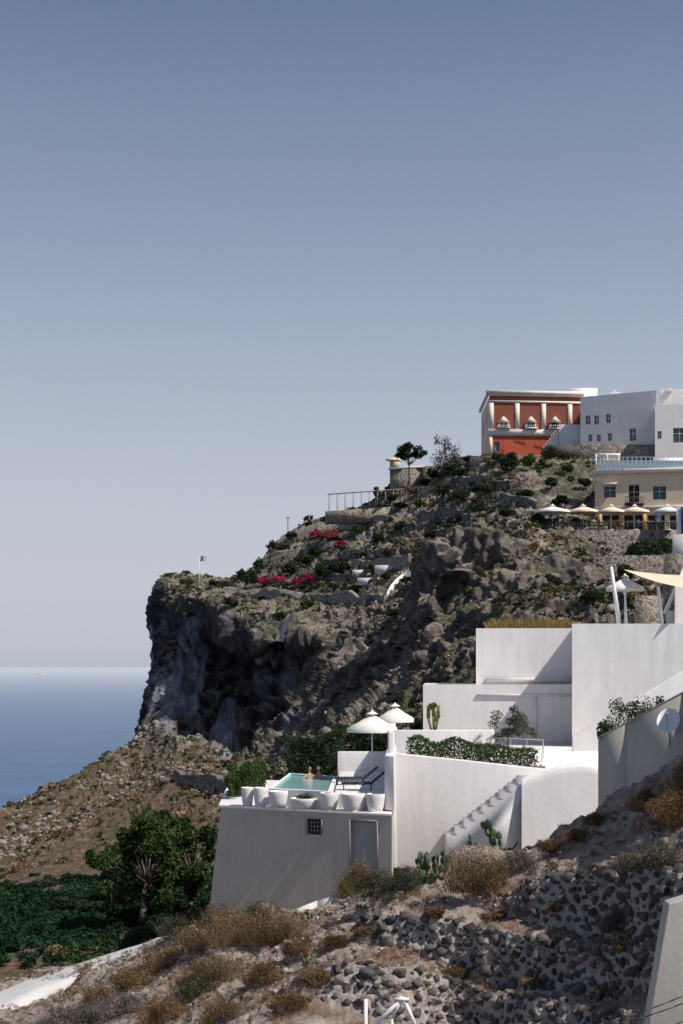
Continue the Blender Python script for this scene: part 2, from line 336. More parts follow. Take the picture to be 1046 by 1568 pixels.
for k in range(4):
    n0[1:-1,1:-1]=(n0[:-2,1:-1]+n0[2:,1:-1]+n0[1:-1,:-2]+n0[1:-1,2:]+n0[1:-1,1:-1])/5
if n0[nc//2,nr//3,2]<0: n0=-n0
ppx=CX+S[...,0]/S[...,1]*F; ppy=HY-S[...,2]/S[...,1]*F
def gauss(x,y,rx,ry): return np.exp(-(((ppx-x)/rx)**2+((ppy-y)/ry)**2))
def sm(x): x=np.clip(x,0,1); return x*x*(3-2*x)
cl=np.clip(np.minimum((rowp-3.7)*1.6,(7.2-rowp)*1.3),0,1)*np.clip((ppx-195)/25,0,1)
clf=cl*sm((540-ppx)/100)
edge=np.clip((ppx-225)/70,.3,1)
cl=np.maximum(cl*.8,.3)*np.clip((nr-1-np.arange(nr))/10,0,1)[None,:]
fieldm=np.clip((rowp-8.4)*2,0,1)
warp=(fbm(S*.15,3,40)-.5)[...,None]*6
q=S*[1,1,.42]; q3=S*[1,.8,.10]+warp*.5
big=ridged((q+warp)*.10,4,11); rib=ridged(q3*.19,3,55); cv,cd,ce=cell((q+warp*.4)*.42,5); cv2,cd2,ce2=cell(S*.95+warp*.5,8); cv3,cd3,ce3=cell(S*[1.9,1.9,1.5]+warp,28)
lowl=np.clip((360-ppx)/60,0,1)*np.clip((ppy-1150)/40,0,1)
disp=edge*cl*((big-.6)*5.5+(cv-.5)*1.3*np.clip(ce*5,0,1))+edge*clf*((rib-.72)*8.5)+(1-fieldm*.85)*((ridged(S*.33,4,23)-.6)*1.0+(1-lowl*.3)*(cv2-.5)*.7*np.clip(ce2*5,0,1)*(vn(S*.12,77)>.42)+(1-lowl*.4)*(cv3-.5)*.36*np.clip(ce3*5,0,1)+(ridged(S*1.2,3,90)-.6)*.5)
disp*=np.where(rowp<2.6,np.clip((rowp-1.6),0,1)*.8+.12,1)
S=S+n0*disp[...,None]
strk=fbm(S*[.55,.4,.08],4,3)
pale=np.clip((gauss(240,1060,40,42)+gauss(290,1050,26,50)*.9+gauss(350,1140,24,24)+.7*gauss(330,1120,40,14)+.5*gauss(500,1100,22,12)+.7*gauss(430,1050,22,50)+.4*gauss(300,960,60,40))*1.15-.30+(strk-.5)*4.6,0,.9)*((gauss(320,1060,150,110))>.3)*(rowp<7.3)
rust=np.clip(np.clip((360-ppx)/60,0,1)*np.clip((ppy-1140)/40,0,1)+gauss(650,850,60,25)*.9+gauss(780,930,60,25)*.7+gauss(560,930,60,20)*.6,0,1)
gi=np.arange(nc*nr).reshape(nc,nr); Fq=np.stack([gi[:-1,:-1],gi[1:,:-1],gi[1:,1:],gi[:-1,1:]],-1).reshape(-1,4)
mb=MB(); mb.arr(S.reshape(-1,3),Fq)
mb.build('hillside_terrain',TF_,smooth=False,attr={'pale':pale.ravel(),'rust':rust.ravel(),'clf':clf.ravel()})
TX=(CX+S[...,0]/S[...,1]*F).ravel(); TY=(HY-S[...,2]/S[...,1]*F).ravel(); TV=S.reshape(-1,3); TR=rowp.ravel()
vis=(TR>=1.9)
def T(px,py,w=5):
    d=(TX-px)**2+(TY-py)**2; m=(d<w*w)&vis
    if not m.any(): return TV[np.argmin(np.where(vis,d,1e12))].copy()
    i=np.where(m)[0]; return TV[i[np.argmin(TV[i,1])]].copy()
# ---------------------------------------------------------------- foreground terraces
FG={-250:[(1540,64),(1550,62),(1560,60),(1575,58),(1590,56),(1610,53),(1640,50),(1800,37)],
0:[(1505,64),(1520,62),(1535,60),(1548,58),(1560,56),(1580,53),(1610,50),(1800,36)],
120:[(1478,62),(1492,60),(1505,58),(1520,56),(1540,53),(1560,50),(1600,47),(1800,35)],
235:[(1446,60),(1458,58),(1472,56),(1490,54),(1515,51),(1540,49),(1585,45),(1800,34)],
330:[(1412,58),(1428,56),(1445,54),(1470,51),(1495,49),(1525,47),(1570,44),(1800,34)],
430:[(1395,57),(1405,55),(1425,53),(1445,51),(1475,48),(1505,46),(1550,43.5),(1800,34)],
500:[(1382,56),(1390,54),(1405,52),(1425,50),(1455,48),(1500,45),(1545,44),(1800,34)],
600:[(1335,56),(1375,50),(1385,49),(1402,47.5),(1450,46.8),(1480,44),(1560,43),(1800,34)],
700:[(1305,56),(1368,49),(1380,48.5),(1398,46),(1478,45),(1487,44),(1575,43),(1800,33)],
800:[(1290,55),(1348,46),(1400,45),(1415,43.5),(1500,42.5),(1512,41),(1590,40),(1800,31)],
900:[(1240,52),(1332,43),(1428,42),(1440,40.5),(1520,39.7),(1545,38),(1600,37.3),(1800,29)],
1000:[(1172,48),(1335,39),(1445,38),(1462,37),(1530,36.3),(1570,34),(1620,33.5),(1800,27)],
1060:[(1135,46),(1350,37),(1445,36),(1470,35),(1530,34.5),(1580,32.5),(1630,32),(1800,26)],
1250:[(1060,38),(1330,31),(1430,30),(1460,29.5),(1520,29),(1580,28),(1640,27.5),(1800,22)]}
fx=sorted(FG); FN=[]
for px in fx:
    r=[P(px,*q) for q in FG[px]]; b=r[0]+np.array([r[0][0]*.15,9,-4]); last=r[-1]; e=np.array([last[0]*.5,last[1]*.25,last[2]-1.0])
    FN.append([b]+r+[e])
FN=np.array(FN); fs=[10,80,44,24,44,30,44,26,8]
def lin(A,sub):
    out=[]
    for i in range(A.shape[1]-1):
        for t in np.linspace(0,1,sub[i],endpoint=False): out.append(A[:,i]*(1-t)+A[:,i+1]*t)
    out.append(A[:,-1]); return np.moveaxis(np.array(out),0,1)
fcs=[max(10,int((b-a)/1.7)) for a,b in zip(fx,fx[1:])]
FS0=lin(cat(FN,fcs,0),fs); S2=FS0.copy(); n2=normals(S2)
if n2[200,100,2]<0: n2=-n2
for k in range(3): n2[1:-1,1:-1]=(n2[:-2,1:-1]+n2[2:,1:-1]+n2[1:-1,:-2]+n2[1:-1,2:])/4
frow=np.concatenate([np.arange(s)/s+i for i,s in enumerate(fs)]+[[len(fs)]])[None,:]*np.ones((S2.shape[0],1))
fpx=CX+FS0[...,0]/FS0[...,1]*F
S2[...,2]+=(fbm(S2*[.22,.22,0],3,9)-.5)*1.1
c4,_,e4=cell(S2*2.2,9)
S2=S2+n2*((fbm(S2*.6,4,2)-.5)*.7+(ridged(S2*1.9,3,6)-.6)*.24+(fbm(S2*5,2,16)-.5)*.12+(c4-.5)*.14*np.clip(e4*5,0,1))[...,None]
wf=np.zeros_like(frow)
for r0,x0,x1 in ((2,795,1120),(4,570,1090),(6,470,960)):
    wf=np.maximum(wf,np.clip(np.minimum((frow-r0+.05)*12,(r0+1.05-frow)*12),0,1)*np.clip((fpx-x0)/40,0,1)*np.clip((x1-fpx)/40,0,1))
g2=np.arange(S2.shape[0]*S2.shape[1]).reshape(S2.shape[:2]); F2=np.stack([g2[:-1,:-1],g2[1:,:-1],g2[1:,1:],g2[:-1,1:]],-1).reshape(-1,4)
mb=MB(); mb.arr(S2.reshape(-1,3),F2); mb.build('terraced_ground',TN_,attr={'wallface':wf.ravel()})
FX=(CX+S2[...,0]/S2[...,1]*F).ravel(); FY=(HY-S2[...,2]/S2[...,1]*F).ravel(); FV=S2.reshape(-1,3)
def TG(px,py,w=5):
    d=(FX-px)**2+(FY-py)**2; m=(d<w*w)&(frow.ravel()>=.9)
    if not m.any(): return FV[np.argmin(d)].copy()
    i=np.where(m)[0]; return FV[i[np.argmin(FV[i,1])]].copy()
def rubble(name,r0,x0,x1):
    mb=MB(); m=(frow>=r0-.04)&(frow<=r0+1.0)&(fpx>x0)&(fpx<x1); idx=np.where(m.ravel())[0]; R.shuffle(idx)
    pts=FV[idx]; keep=[];sz=[]; grid={}; g=.4; pxr=fpx.ravel()
    for ps,(smin,smax) in enumerate(((.16,.24),(.10,.15),(.055,.085))):
        for i,p in zip(idx,pts):
            if ps==0 and R.random()>.12: continue
            if ps==2 and R.random()>.12: continue
            r=R.uniform(smin,smax); k=tuple(np.floor(p/g).astype(int)); ok=True
            for a in(-1,0,1):
                for b in(-1,0,1):
                    for c in(-1,0,1):
                        for qq,rr in grid.get((k[0]+a,k[1]+b,k[2]+c),()):
                            if (p[0]-qq[0])**2+(p[1]-qq[1])**2+(p[2]-qq[2])**2<((r+rr)*1.02)**2: ok=False;break
                        if not ok: break
                    if not ok: break
                if not ok: break
            e=min((pxr[i]-x0)/60,(x1-pxr[i])/60,1)
            if ok and R.random()<.15+e*.85: grid.setdefault(k,[]).append((p,r)); keep.append(p); sz.append(r)
    keep=np.array(keep); rocks(mb,keep+np.array([0,.05,0]),np.array(sz)*1.1,0,.8,True,.5); mb.build(name,STONE)
rubble('dry_stone_wall',2,795,1120); rubble('dry_stone_wall',4,560,1090); rubble('dry_stone_wall',6,470,960)
mb=MB(); m=np.where((frow.ravel()>1)&(frow.ravel()<7.9)&(FX>-40)&(FX<1100)&(wf.ravel()<.3))[0]
i=R.choice(m,5200); rocks(mb,FV[i],R.uniform(.015,.07,5200)*np.where(R.random(5200)<.05,2.8,1),0,.7); mb.build('loose_rubble',PEBM)
mb=MB(); m2=np.where((TR>2.3)&(TR<8)&(TX>-40)&(TX<1080)&(clf.ravel()<.3)&(vn(TV*.1,12)>.38))[0]
i=R.choice(m2,6000); rocks(mb,TV[i],R.uniform(.07,.25,6000)*np.where(R.random(6000)<.05,2.4,1),0,.8)
m3=np.where((TR>6.6)&(TR<8.2)&(TX>-40)&(TX<350)&(vn(TV*.2,15)>.5))[0]
i=R.choice(m3,1500); rocks(mb,TV[i],R.uniform(.1,.35,1500)*np.where(R.random(1500)<.1,2.2,1),0,.75); mb.build('hillside_rocks',ROCKM)
def outcrop(c,r,seed):
    v,f=ico(6); v=v*np.array(r); w=v+np.array(c)
    wq=w+(fbm(w*.3,3,seed)-.5)[:,None]*4
    d=(ridged(wq*[.28,.28,.16],4,seed)-.6)*4.2; cv,cd,ce=cell(wq*.5,seed); c2,_,e2=cell(wq*1.3,seed+9); d=d+(cv-.5)*1.7*np.clip(ce*6,0,1)+(c2-.5)*.7*np.clip(e2*6,0,1)+(ridged(w*1.6,2,seed)-.6)*.4
    u=v/np.linalg.norm(v,axis=1)[:,None]; w=w+u*d[:,None]
    mb=MB(); mb.arr(w,f); mb.build('rock_outcrop',TF_)
for (px,py,D,rx,ry,rz,s) in [(700,885,122,2.6,2.6,2.6,1),(738,862,122,2.2,3,2.1,2),(672,930,121,1.8,2.2,1.8,3),(690,1010,108,1.7,2.2,1.7,4),(560,1035,129,2.4,2.6,2.2,6),(860,905,108,1.8,2.2,1.2,9)]:
    outcrop(P(px,py,D),(rx,ry,rz),s)
# ---------------------------------------------------------------- sea
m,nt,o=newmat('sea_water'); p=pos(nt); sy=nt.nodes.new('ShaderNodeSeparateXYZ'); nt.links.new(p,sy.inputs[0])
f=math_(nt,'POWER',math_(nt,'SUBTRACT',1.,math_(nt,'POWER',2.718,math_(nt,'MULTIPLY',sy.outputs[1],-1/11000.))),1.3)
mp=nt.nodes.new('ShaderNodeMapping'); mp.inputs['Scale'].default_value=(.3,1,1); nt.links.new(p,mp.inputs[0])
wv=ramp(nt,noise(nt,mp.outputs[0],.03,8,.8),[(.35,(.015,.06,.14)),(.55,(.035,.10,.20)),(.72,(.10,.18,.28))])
col=mix(nt,f,wv,(.44,.465,.525))  # aerial haze painted into the sea colour, paler with distance
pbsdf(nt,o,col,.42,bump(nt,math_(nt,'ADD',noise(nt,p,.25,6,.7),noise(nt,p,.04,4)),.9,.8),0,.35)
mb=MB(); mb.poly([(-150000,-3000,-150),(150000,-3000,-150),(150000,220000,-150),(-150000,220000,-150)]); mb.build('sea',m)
mb=MB(); 
D=24000; c=P(64,1024,D); mb.hexa([(c[0]-65,D-12,-150),(c[0]+60,D-8,-150),(c[0]+60,D+8,-150),(c[0]-65,D+12,-150)],[(c[0]-80,D-12,-142),(c[0]+60,D-8,-143),(c[0]+60,D+8,-143),(c[0]-80,D+12,-142)]); mb.box((c[0],D,-140),(70,12,8))
mb.build('distant_ferry',WHITE2)
# ---------------------------------------------------------------- pool house
ph=E('pool_house'); pL=G(338,62);pR=G(600,58.4);zt=-6.05
d=np.array(pR)-np.array(pL);d/=np.linalg.norm(d)
mb=MB(); door=pxop(pL,pR,537,577,1257,1330,1); vent=pxop(pL,pR,470,492,1254,1278,2)
mb.wall(pL,pR,-12,zt-.12,[door,vent],.14)
e=np.array(pL)-d*.75; mb.poly([(*pL,zt-.12),(*e,-12),(*pL,-12)])
BL=G(352,76);BR=G(612,74); e2=np.array(BL)-np.array([.75,0]); mb.poly([(*BL,zt-.12),(*e2,-12),(*e,-12),(*pL,zt-.12)])
mb.wall(pR,BR,-12,zt-.12)
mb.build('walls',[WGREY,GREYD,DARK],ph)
mb=MB(); nn=np.array([d[1],-d[0]]); o_=[tuple(np.array(pL)-d*.08+nn*.05),tuple(np.array(pR)+d*.0+nn*.05),BR,BL]; mb.prism(o_,zt-.12,zt); mb.build('roof_deck',WHITE,ph,bevel=.02)
mb=MB()
for (a,b,e_,f_,k) in (door,vent):
    for u0,u1,z0,z1 in ((a-.06,a,e_,f_+.06),(b,b+.06,e_,f_+.06),(a,b,f_,f_+.06)):
        q=np.array(pL)+d*(u0+u1)/2+nn*.01; mb.box((q[0],q[1],(z0+z1)/2),(u1-u0,.05,z1-z0),0,d)
a,b,e_,f_,k=vent
q=np.array(pL)+d*(a+b)/2-nn*.06
for s_ in(-1,0,1):
    q3=np.array(pL)+d*((a+b)/2+s_*.15)-nn*.06; mb.box((q3[0],q3[1],(e_+f_)/2),(.018,.02,f_-e_),0,d)
for s_ in(-1,0,1): mb.box((q[0],q[1],(e_+f_)/2+s_*.17),(b-a,.015,.018),0,d)
a,b,e_,f_,k=door; q=np.array(pL)+d*(b-.12)-nn*.1; mb.cyl((q[0],q[1],e_+1.0),(q[0]-.01,q[1]-.12,e_+1.0),.03)
mb.build('door_and_vent_frames',GREYD,ph)
pool=E('swimming_pool'); pz=-5.3
pc=[G(412,61.6),G(507,60.0),G(516,68.5),G(443,70.5)]; cc=np.mean(pc,0); pin=[tuple(cc+(np.array(q)-cc)*np.array([.88,.93])) for q in pc]
mb=MB()
for i in range(4):
    j=(i+1)%4
    mb.poly([(*pc[i],pz),(*pc[j],pz),(*pin[j],pz),(*pin[i],pz)]); mb.poly([(*pin[i],pz),(*pin[j],pz),(*pin[j],pz-1),(*pin[i],pz-1)],1); mb.poly([(*pc[i],-6.06),(*pc[j],-6.06),(*pc[j],pz),(*pc[i],pz)])
mb.poly([(*q,pz-1) for q in pin],1)
TILE=M('pool_tile',(.25,.52,.50),(.2,.46,.46),1.); mb.build('basin',[WHITE,TILE],pool)
m,nt,o=newmat('pool_water'); p=pos(nt); pbsdf(nt,o,mix(nt,noise(nt,p,1.2),(.22,.44,.42),(.32,.54,.51)),.08,bump(nt,noise(nt,p,3,4),.5,.03),0,.5)
mb=MB(); mb.poly([(*q,pz-.07) for q in pin]); mb.build('water',m,pool)
dk=E('sun_deck'); mb=MB(); mb.prism([G(512,60.6),G(592,59.6),G(600,74),G(520,74)],-6.04,-5.42); mb.build('platform',WHITE,dk,bevel=.04)
mb=MB(); mb.prism([G(517,73),G(592,73),G(592,73.3),G(517,73.3)],-6,Z(1151,73)); mb.build('back_wall',WHITE,dk,bevel=.03)
mb=MB(); mb.prism([G(589,59.3),G(604,59.0),G(607,66),G(594,66)],-6.0,Z(1155,60)); mb.build('end_pier',WHITE,dk,bevel=.05)
def pot(px,D,w,h,z0,plant=None):
    x,y=G(px,D); e=E('planter_pot'); mb=MB(); r=w/2
    mb.rev((x,y,z0),[(r*.02,0),(r*.72,0),(r*.86,h*.3),(r*.98,h*.75),(r,h*.97),(r*.98,h),(r*.88,h),(r*.86,h*.9),(r*.01,h*.9)],22); mb.build('pot',WHITE,e,smooth=True)
    if plant:
        mb=MB(); leaves(mb,blob((x,y,z0+h),(r*.9,r*.9,.22),260,8),.06); mb.build('plant',plant,e)
for px,D,w,h,pl in ((379,61.8,.55,.8,None),(399,61.5,.62,.82,None),(426,61,.85,.72,None),(465,60.6,1.15,.45,LG),(504,60.1,.8,.72,None),(541,59.7,1.0,.72,None),(575,59.4,.8,.74,None)):
    pot(px,D-.2,w,h,zt,pl)
def lounger(px,D,z0,ang):
    x,y=G(px,D); e=E('sun_lounger'); mb=MB(); a=np.array([math.cos(ang),math.sin(ang)]); b=np.array([-a[1],a[0]])
    def q(u,v): return np.array([x,y])+a*u+b*v
    for k in range(9):
        u=-.9+k*.14; c=q(u,0); mb.box((c[0],c[1],z0+.34),(.1,.6,.035),0,a)
    for k in range(6):
        t=.1+k*.13; c=q(.35+t*.8,0); mb.box((c[0],c[1],z0+.34+t*.62),(.09,.6,.03),0,a)
    for v in(-.29,.29):
        mb.cyl((*q(-.95,v),z0+.3),(*q(.4,v),z0+.3),.025); mb.cyl((*q(.38,v),z0+.3),(*q(1.0,v),z0+.82),.025)
        for u in(-.85,.35): mb.cyl((*q(u,v),z0),(*q(u,v),z0+.3),.025)
    mb.build('frame_and_slats',IRON,e)
lounger(545,65,-5.42,.05); lounger(556,62.3,-5.42,.0)
def umbrella(px,D,z0,h,w,mat=CANVAS,sides=8,name='parasol',rot=.3,drop=.2):
    x,y=G(px,D); e=E(name); mb=MB(); n=sides; r=w/2
    ring=lambda rr,z:[(x+rr*math.cos(rot+2*math.pi*i/n),y+rr*math.sin(rot+2*math.pi*i/n),z) for i in range(n)]
    zz=z0+h; A=ring(.06,zz);B=ring(r*.55,zz-h*.115);C=ring(r,zz-h*.20);Dd=ring(r*1.0,zz-h*.20-drop)
    mb.arr(A+B+C+Dd,[[k*n+i,k*n+(i+1)%n,(k+1)*n+(i+1)%n,(k+1)*n+i] for k in range(3) for i in range(n)]); mb.poly(A)
    mb.arr(ring(.3,zz+.02)+ring(.04,zz+.16),[[i,(i+1)%n,n+(i+1)%n,n+i] for i in range(n)])
    mb.build('canopy',mat,e)
    mb=MB(); mb.cyl((x,y,z0),(x,y,zz+.22),.035,n=8); mb.cyl((x,y,z0),(x,y,z0+.08),.35,n=16)
    for i in range(n):
        c=ring(r*.97,zz-h*.21)[i]; mb.cyl((x,y,zz-h*.06),c,.014,n=5)
        mb.cyl((x,y,zz-h*.3),ring(r*.5,zz-h*.13)[i],.012,n=5)
    mb.build('pole_and_ribs',METALW,e)
umbrella(570,67,-5.42,Z(1094,67)+5.42,2.5,sides=8); umbrella(605,75,-5.2,Z(1082,75)+5.2,2.1,sides=8)
# ---------------------------------------------------------------- terrace house (white)
th=E('terrace_house')
mb=MB(); C=[G(648,78),G(880,78),G(880,84),G(652,84)]; mb.house(C,-7,Z(1048,78),mi=0,par=.12,pw=.2); mb.build('lower_storey',WHITE,th)
mb=MB(); C=[G(729,82),G(880,82),G(884,92),G(740,92)]; mb.house(C,-2,Z(962,82),par=.35,pw=.3); mb.prism([G(744,81.7),G(873,81.7),G(873,81.997),G(744,81.997)],Z(1044,81.9),Z(1038,81.9)); mb.build('upper_storey',WHITE,th)
mb=MB(); C=[G(876,74),G(1180,74),G(1180,92),G(878,86)]; mb.house(C,-8,Z(955,74),par=.3,pw=.3); mb.build('main_block',WHITE,th)
mb=MB(); mb.prism([G(818,77.9),G(822,77.9),G(822,77.997),G(818,77.997)],Z(1130,78),Z(1067,78)); mb.prism([G(730,77.9),G(876,77.9),G(876,77.997),G(730,77.997)],Z(1066.5,78),Z(1063,78)); mb.build('plaster_ribs',WHITE,th)
def slab(pts,D,t,mi=0,mb=None):
    A=[tuple(P(a,b,D)) for a,b in pts]; B=[(x,y+t,z) for x,y,z in A]; mb.hexa(A,B,mi)
mb=MB(); slab([(877,1185),(1100,1185),(1100,995),(877,1128)],70,.25,mb=mb); mb.build('stair_parapet',WHITE,th,bevel=.04)
mb=MB(); mb.prism([G(594,66),G(757,66),G(757,66.3),G(594,66.3)],-5.6,Z(1118,66)); mb.prism([G(594,66.302),G(606,66.302),G(606,78),G(594,78)],-5.6,Z(1118,66)); mb.build('terrace_parapet',WHITE,th,bevel=.04)
mb=MB(); mb.prism([G(606,63.8),G(930,61.4),G(930,78),G(600,78)],-9,Z(1165,63)); mb.build('terrace_floor',WHITE,th)
mb=MB(); A=[P(600,1330,61),P(838,1330,61),P(838,1178,61),P(700,1163,61),P(604,1153,61)]; mb.hexa([tuple(v) for v in A],[(x,y+.35,z) for x,y,z in A]); mb.build('planter_wall',WHITE,th,bevel=.05,seg=3)
mb=MB(); slab([(604,1120),(608,1330),(596,1330),(594,1120)],60.9,.3,mb=mb); mb.build('corner_buttress',WHITE,th,bevel=.06)
mb=MB(); mb.prism([G(606,61.36),G(835,61.36),G(835,63.6),G(606,63.6)],-5.2,-4.35); mb.build('planter_soil',SOIL,th)
mb=MB()
a,b,c,dd=757,1130,832,1133
mb.cyl(P(a,b,64.5),P(c,dd,64.5),.022); mb.cyl(P(c,dd,64.5),P(828,1180,61.5),.022)
for k in range(4): mb.cyl(P(a+(c-a)*k/3,b+3*k/3,64.5),P(a+(c-a)*k/3,1165,64.5),.014)
mb.build('handrail',GREYD,th)
st=E('outdoor_staircase'); mb=MB(); out=[(686,1345)]; x=686; y=1280
for i in range(8):
    out+=[(x,y),(x+14,y)]; x+=14; y-=11
out+=[(x,y),(836,y),(836,1345)]
slab(out,59.2,1.75,mb=mb); mb.build('steps',WHITE,st)
mb=MB(); prof=[(799,1192),(820,1186),(840,1178),(860,1172),(890,1169),(915,1172),(945,1196),(968,1222)]
xs=np.linspace(799,968,50); tp=np.interp(xs,[q[0] for q in prof],[q[1] for q in prof])
for k in range(6): tp[1:-1]=(tp[:-2]+tp[1:-1]*2+tp[2:])/4
V=[];sec=[(61.5,0),(59.3,1),(59.15,2),(59.08,5),(59.05,14),(58.9,60),(58.6,190)]
for D,dy in sec:
    for x,y in zip(xs,tp): V.append(P(x,y+dy,D))
k=len(xs); mb.arr(V,[[j*k+i,(j+1)*k+i,(j+1)*k+i+1,j*k+i+1] for j in range(len(sec)-1) for i in range(k-1)]); mb.build('sculpted_side',WHITE,st,smooth=True)
rw=E('retaining_wall'); mb=MB()
D_=lambda px:54+(px-916)/(1160-916)*-13
top=[(916,1131),(960,1108),(1046,1062),(1160,1000)]
A=[P(a,b,D_(a)) for a,b in top]; bt=[np.array([v[0],v[1],-7.]) for v in A]
for i in range(3):
    off=np.array([.5,.15,0]); mb.hexa([bt[i],bt[i+1],bt[i+1]+off,bt[i]+off],[A[i],A[i+1],A[i+1]+off,A[i]+off])
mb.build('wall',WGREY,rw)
mb=MB()
for i in range(3):
    o1=np.array([-.04,-.04,.002]);o2=np.array([.56,.2,.002]);u=np.array([0,0,.06]); mb.hexa([A[i]+o1,A[i+1]+o1,A[i+1]+o2,A[i]+o2],[A[i]+o1+u,A[i+1]+o1+u,A[i+1]+o2+u,A[i]+o2+u])
mb.build('coping',WGREY,rw)
ds=E('satellite_dish'); c=P(1024,1105,47.2); nrm=np.array([-.30,-.75,.58]); nrm/=np.linalg.norm(nrm); a=np.cross(nrm,[0,0,1]);a/=np.linalg.norm(a);b=np.cross(a,nrm); mb=MB(); V=[];n=28
for k in range(6):
    r=.44*k/5
    for i in range(n): t=2*math.pi*i/n; V.append(c+a*r*math.cos(t)*.86+b*r*math.sin(t)*1.1+nrm*(r*r*.4))
mb.arr(V,[[k*n+i,k*n+(i+1)%n,(k+1)*n+(i+1)%n,(k+1)*n+i] for k in range(5) for i in range(n)]); mb.build('reflector',METALW,ds,smooth=True)
mb=MB(); mb.cyl(c-b*.4+nrm*.1,c+nrm*.45-b*.05,.012); mb.box(tuple(c+nrm*.45),(.07,.07,.1)); mb.cyl(c,c-nrm*.45,.03); mb.cyl(c-nrm*.2,c-nrm*.2-np.array([0,0,.7]),.03); mb.build('arm_and_mount',GREYD,ds)
pg=E('shade_sail'); z0=Z(955,74)-.3
mb=MB()
for a,b in (((948,955,78),(936,868,78)),((960,955,80),(955,880,80)),((1013,955,78),(1008,898,78)),((1018,940,82),(1052,860,82))):
    mb.cyl(P(*a),P(*b),.13 if a[0]!=960 else .05,.09 if a[0]!=960 else .05)
mb.build('poles',METALW,pg)
mb=MB(); A=P(955,872,80);B=P(1120,880,76);Cc=P(1060,901,73)
n=12; V=[];ix={}
for i in range(n+1):
    for j in range(n+1-i):
        u,v=i/n,j/n; w=1-u-v; p_=A*w+B*u+Cc*v; p_=p_+np.array([0,0,-1.1*(u*v+v*w+w*u)*.6]); ix[i,j]=len(V); V.append(p_)
Fc=[[ix[i,j],ix[i+1,j],ix[i,j+1]] for i in range(n) for j in range(n-i)]+[[ix[i+1,j],ix[i+1,j+1],ix[i,j+1]] for i in range(n) for j in range(n-i-1)]
mb.arr(V,Fc); mb.build('sail_cloth',CANVY,pg,smooth=True)
umbrella(957,80,z0,Z(884,80)-z0,2.95,sides=4,rot=.6,drop=.12)
mb=MB(); mb.prism([G(1033,79),G(1150,79),G(1150,84),G(1033,84)],1,Z(893,79)); mb.prism([G(1020,84.1),G(1040,84.1),G(1040,86),G(1020,86)],1,Z(935,84)); mb.build('terrace_annex',WHITE,None,bevel=.05)
mb=MB(); mb.prism([G(972,86),G(1012,86),G(1012,87.5),G(972,87.5)],1,Z(912,86)); mb.build('stone_bar_wall',LSTONE)
mb=MB(); mb.prism([G(1016,95),G(1100,95),G(1100,97),G(1016,97)],3,Z(848,95)); mb.build('stone_pier',LSTONE)
mb=MB(); mb.prism([G(1030,101),G(1100,101),G(1100,103),G(1030,103)],6,Z(818,101)); mb.prism([G(1036,103.1),G(1100,103.1),G(1100,106),G(1036,106)],7,Z(775,103)); mb.prism([G(1043,103.0),G(1100,103.0),G(1100,103.09),G(1043,103.09)],9.6,Z(776,103),1); mb.build('blue_white_house',[WHITE,BLUEP])
# ---------------------------------------------------------------- cream hotel
ht=E('terrace_hotel'); a0=G(911,135);a1=G(1180,131); mb=MB()
ops=[pxop(a0,a1,925,943,744,762,1),pxop(a0,a1,963,979,742,771,2),pxop(a0,a1,1000,1020,744,765,1),pxop(a0,a1,1062,1080,744,765,1)]
ops+=[pxop(a0,a1,x,x+w,788,812,2) for x,w in ((922,26),(955,30),(992,26),(1026,30))]
mb.house([a0,a1,G(1180,143),G(913,145)],Z(830,135),Z(724,135),{0:ops},par=.2,dep=.3,bars=3); mb.build('main_block',[CREAM,BLUEG,DARK,TRIM],ht)
mb=MB(); mb.prism([G(908,134.7),G(1180,130.7),G(1180,131),G(908,135)],Z(727,135),Z(720,135)); mb.prism([G(910,134.8),G(1180,130.8),G(1180,131),G(910,135)],Z(782,135),Z(777,135))
for x in (913,948,985,1024): mb.prism([G(x,134.75),G(x+5,134.75),G(x+5,134.95),G(x,134.95)],Z(740,135),Z(729,135))
for x0_,x1_,t,b_ in((923,945,741,743.5),(998,1022,741,743.5),(960,982,738.5,741)): mb.prism([G(x0_,134.3),G(x1_,133.9),G(x1_,134.95),G(x0_,134.95)],Z(b_,135),Z(t,135))
mb.build('cornice_and_trim',TRIM,ht)
mb=MB(); mb.prism([G(957,132.8),G(986,132.8),G(986,134.4),G(957,134.4)],Z(774,134),Z(771.5,134))
for x in np.linspace(958,985,9): mb.cyl(P(x,771.5,132.9),P(x,761,132.9),.025,n=5)
mb.cyl(P(957,761,132.9),P(986,761,132.9),.035,n=5); mb.build('balcony',IRON,ht)
mb=MB()
for x in range(920,1060,34): mb.prism([G(x-4,133.4),G(x+2,133.4),G(x+2,134),G(x-4,134)],Z(815,134),Z(784,134))
mb.build('ochre_pillars',YEL,ht)
BR_=M('blue_railing',(.42,.52,.62))
mb=MB()
for x in range(905,1100,7): mb.cyl(P(x,720,134),P(x,700,134),.03,n=5)
for y in(700,706,713): mb.cyl(P(905,y,134),P(1100,y,131),.035,n=5)
mb.build('roof_railing',BR_,ht)
mb=MB(); mb.prism([G(912,137),G(950,137),G(950,141),G(912,141)],Z(698,137),Z(694,137))
for x in(913,930,948): mb.cyl(P(x,722,137),P(x,696,137),.07)
mb.prism([G(1000,138),G(1046,138),G(1046,142),G(1000,142)],Z(722,138),Z(700,138)); mb.build('roof_pavilion',WHITE,ht)
mb=MB(); mb.poly([P(915,719,136.9),P(1100,719,134),P(1100,705,134),P(915,705,136.9)]); mb.build('glass_screen',M('pale_glass',(.25,.36,.45),(.35,.45,.52),.8,.1),ht)
mb=MB()
for x in range(835,1060,9): mb.cyl(P(x,812,127),P(x,800,127),.025,n=5)
mb.cyl(P(830,800,127),P(1060,800,127),.04,n=5); mb.build('terrace_railing',IRON,ht)
mb=MB()
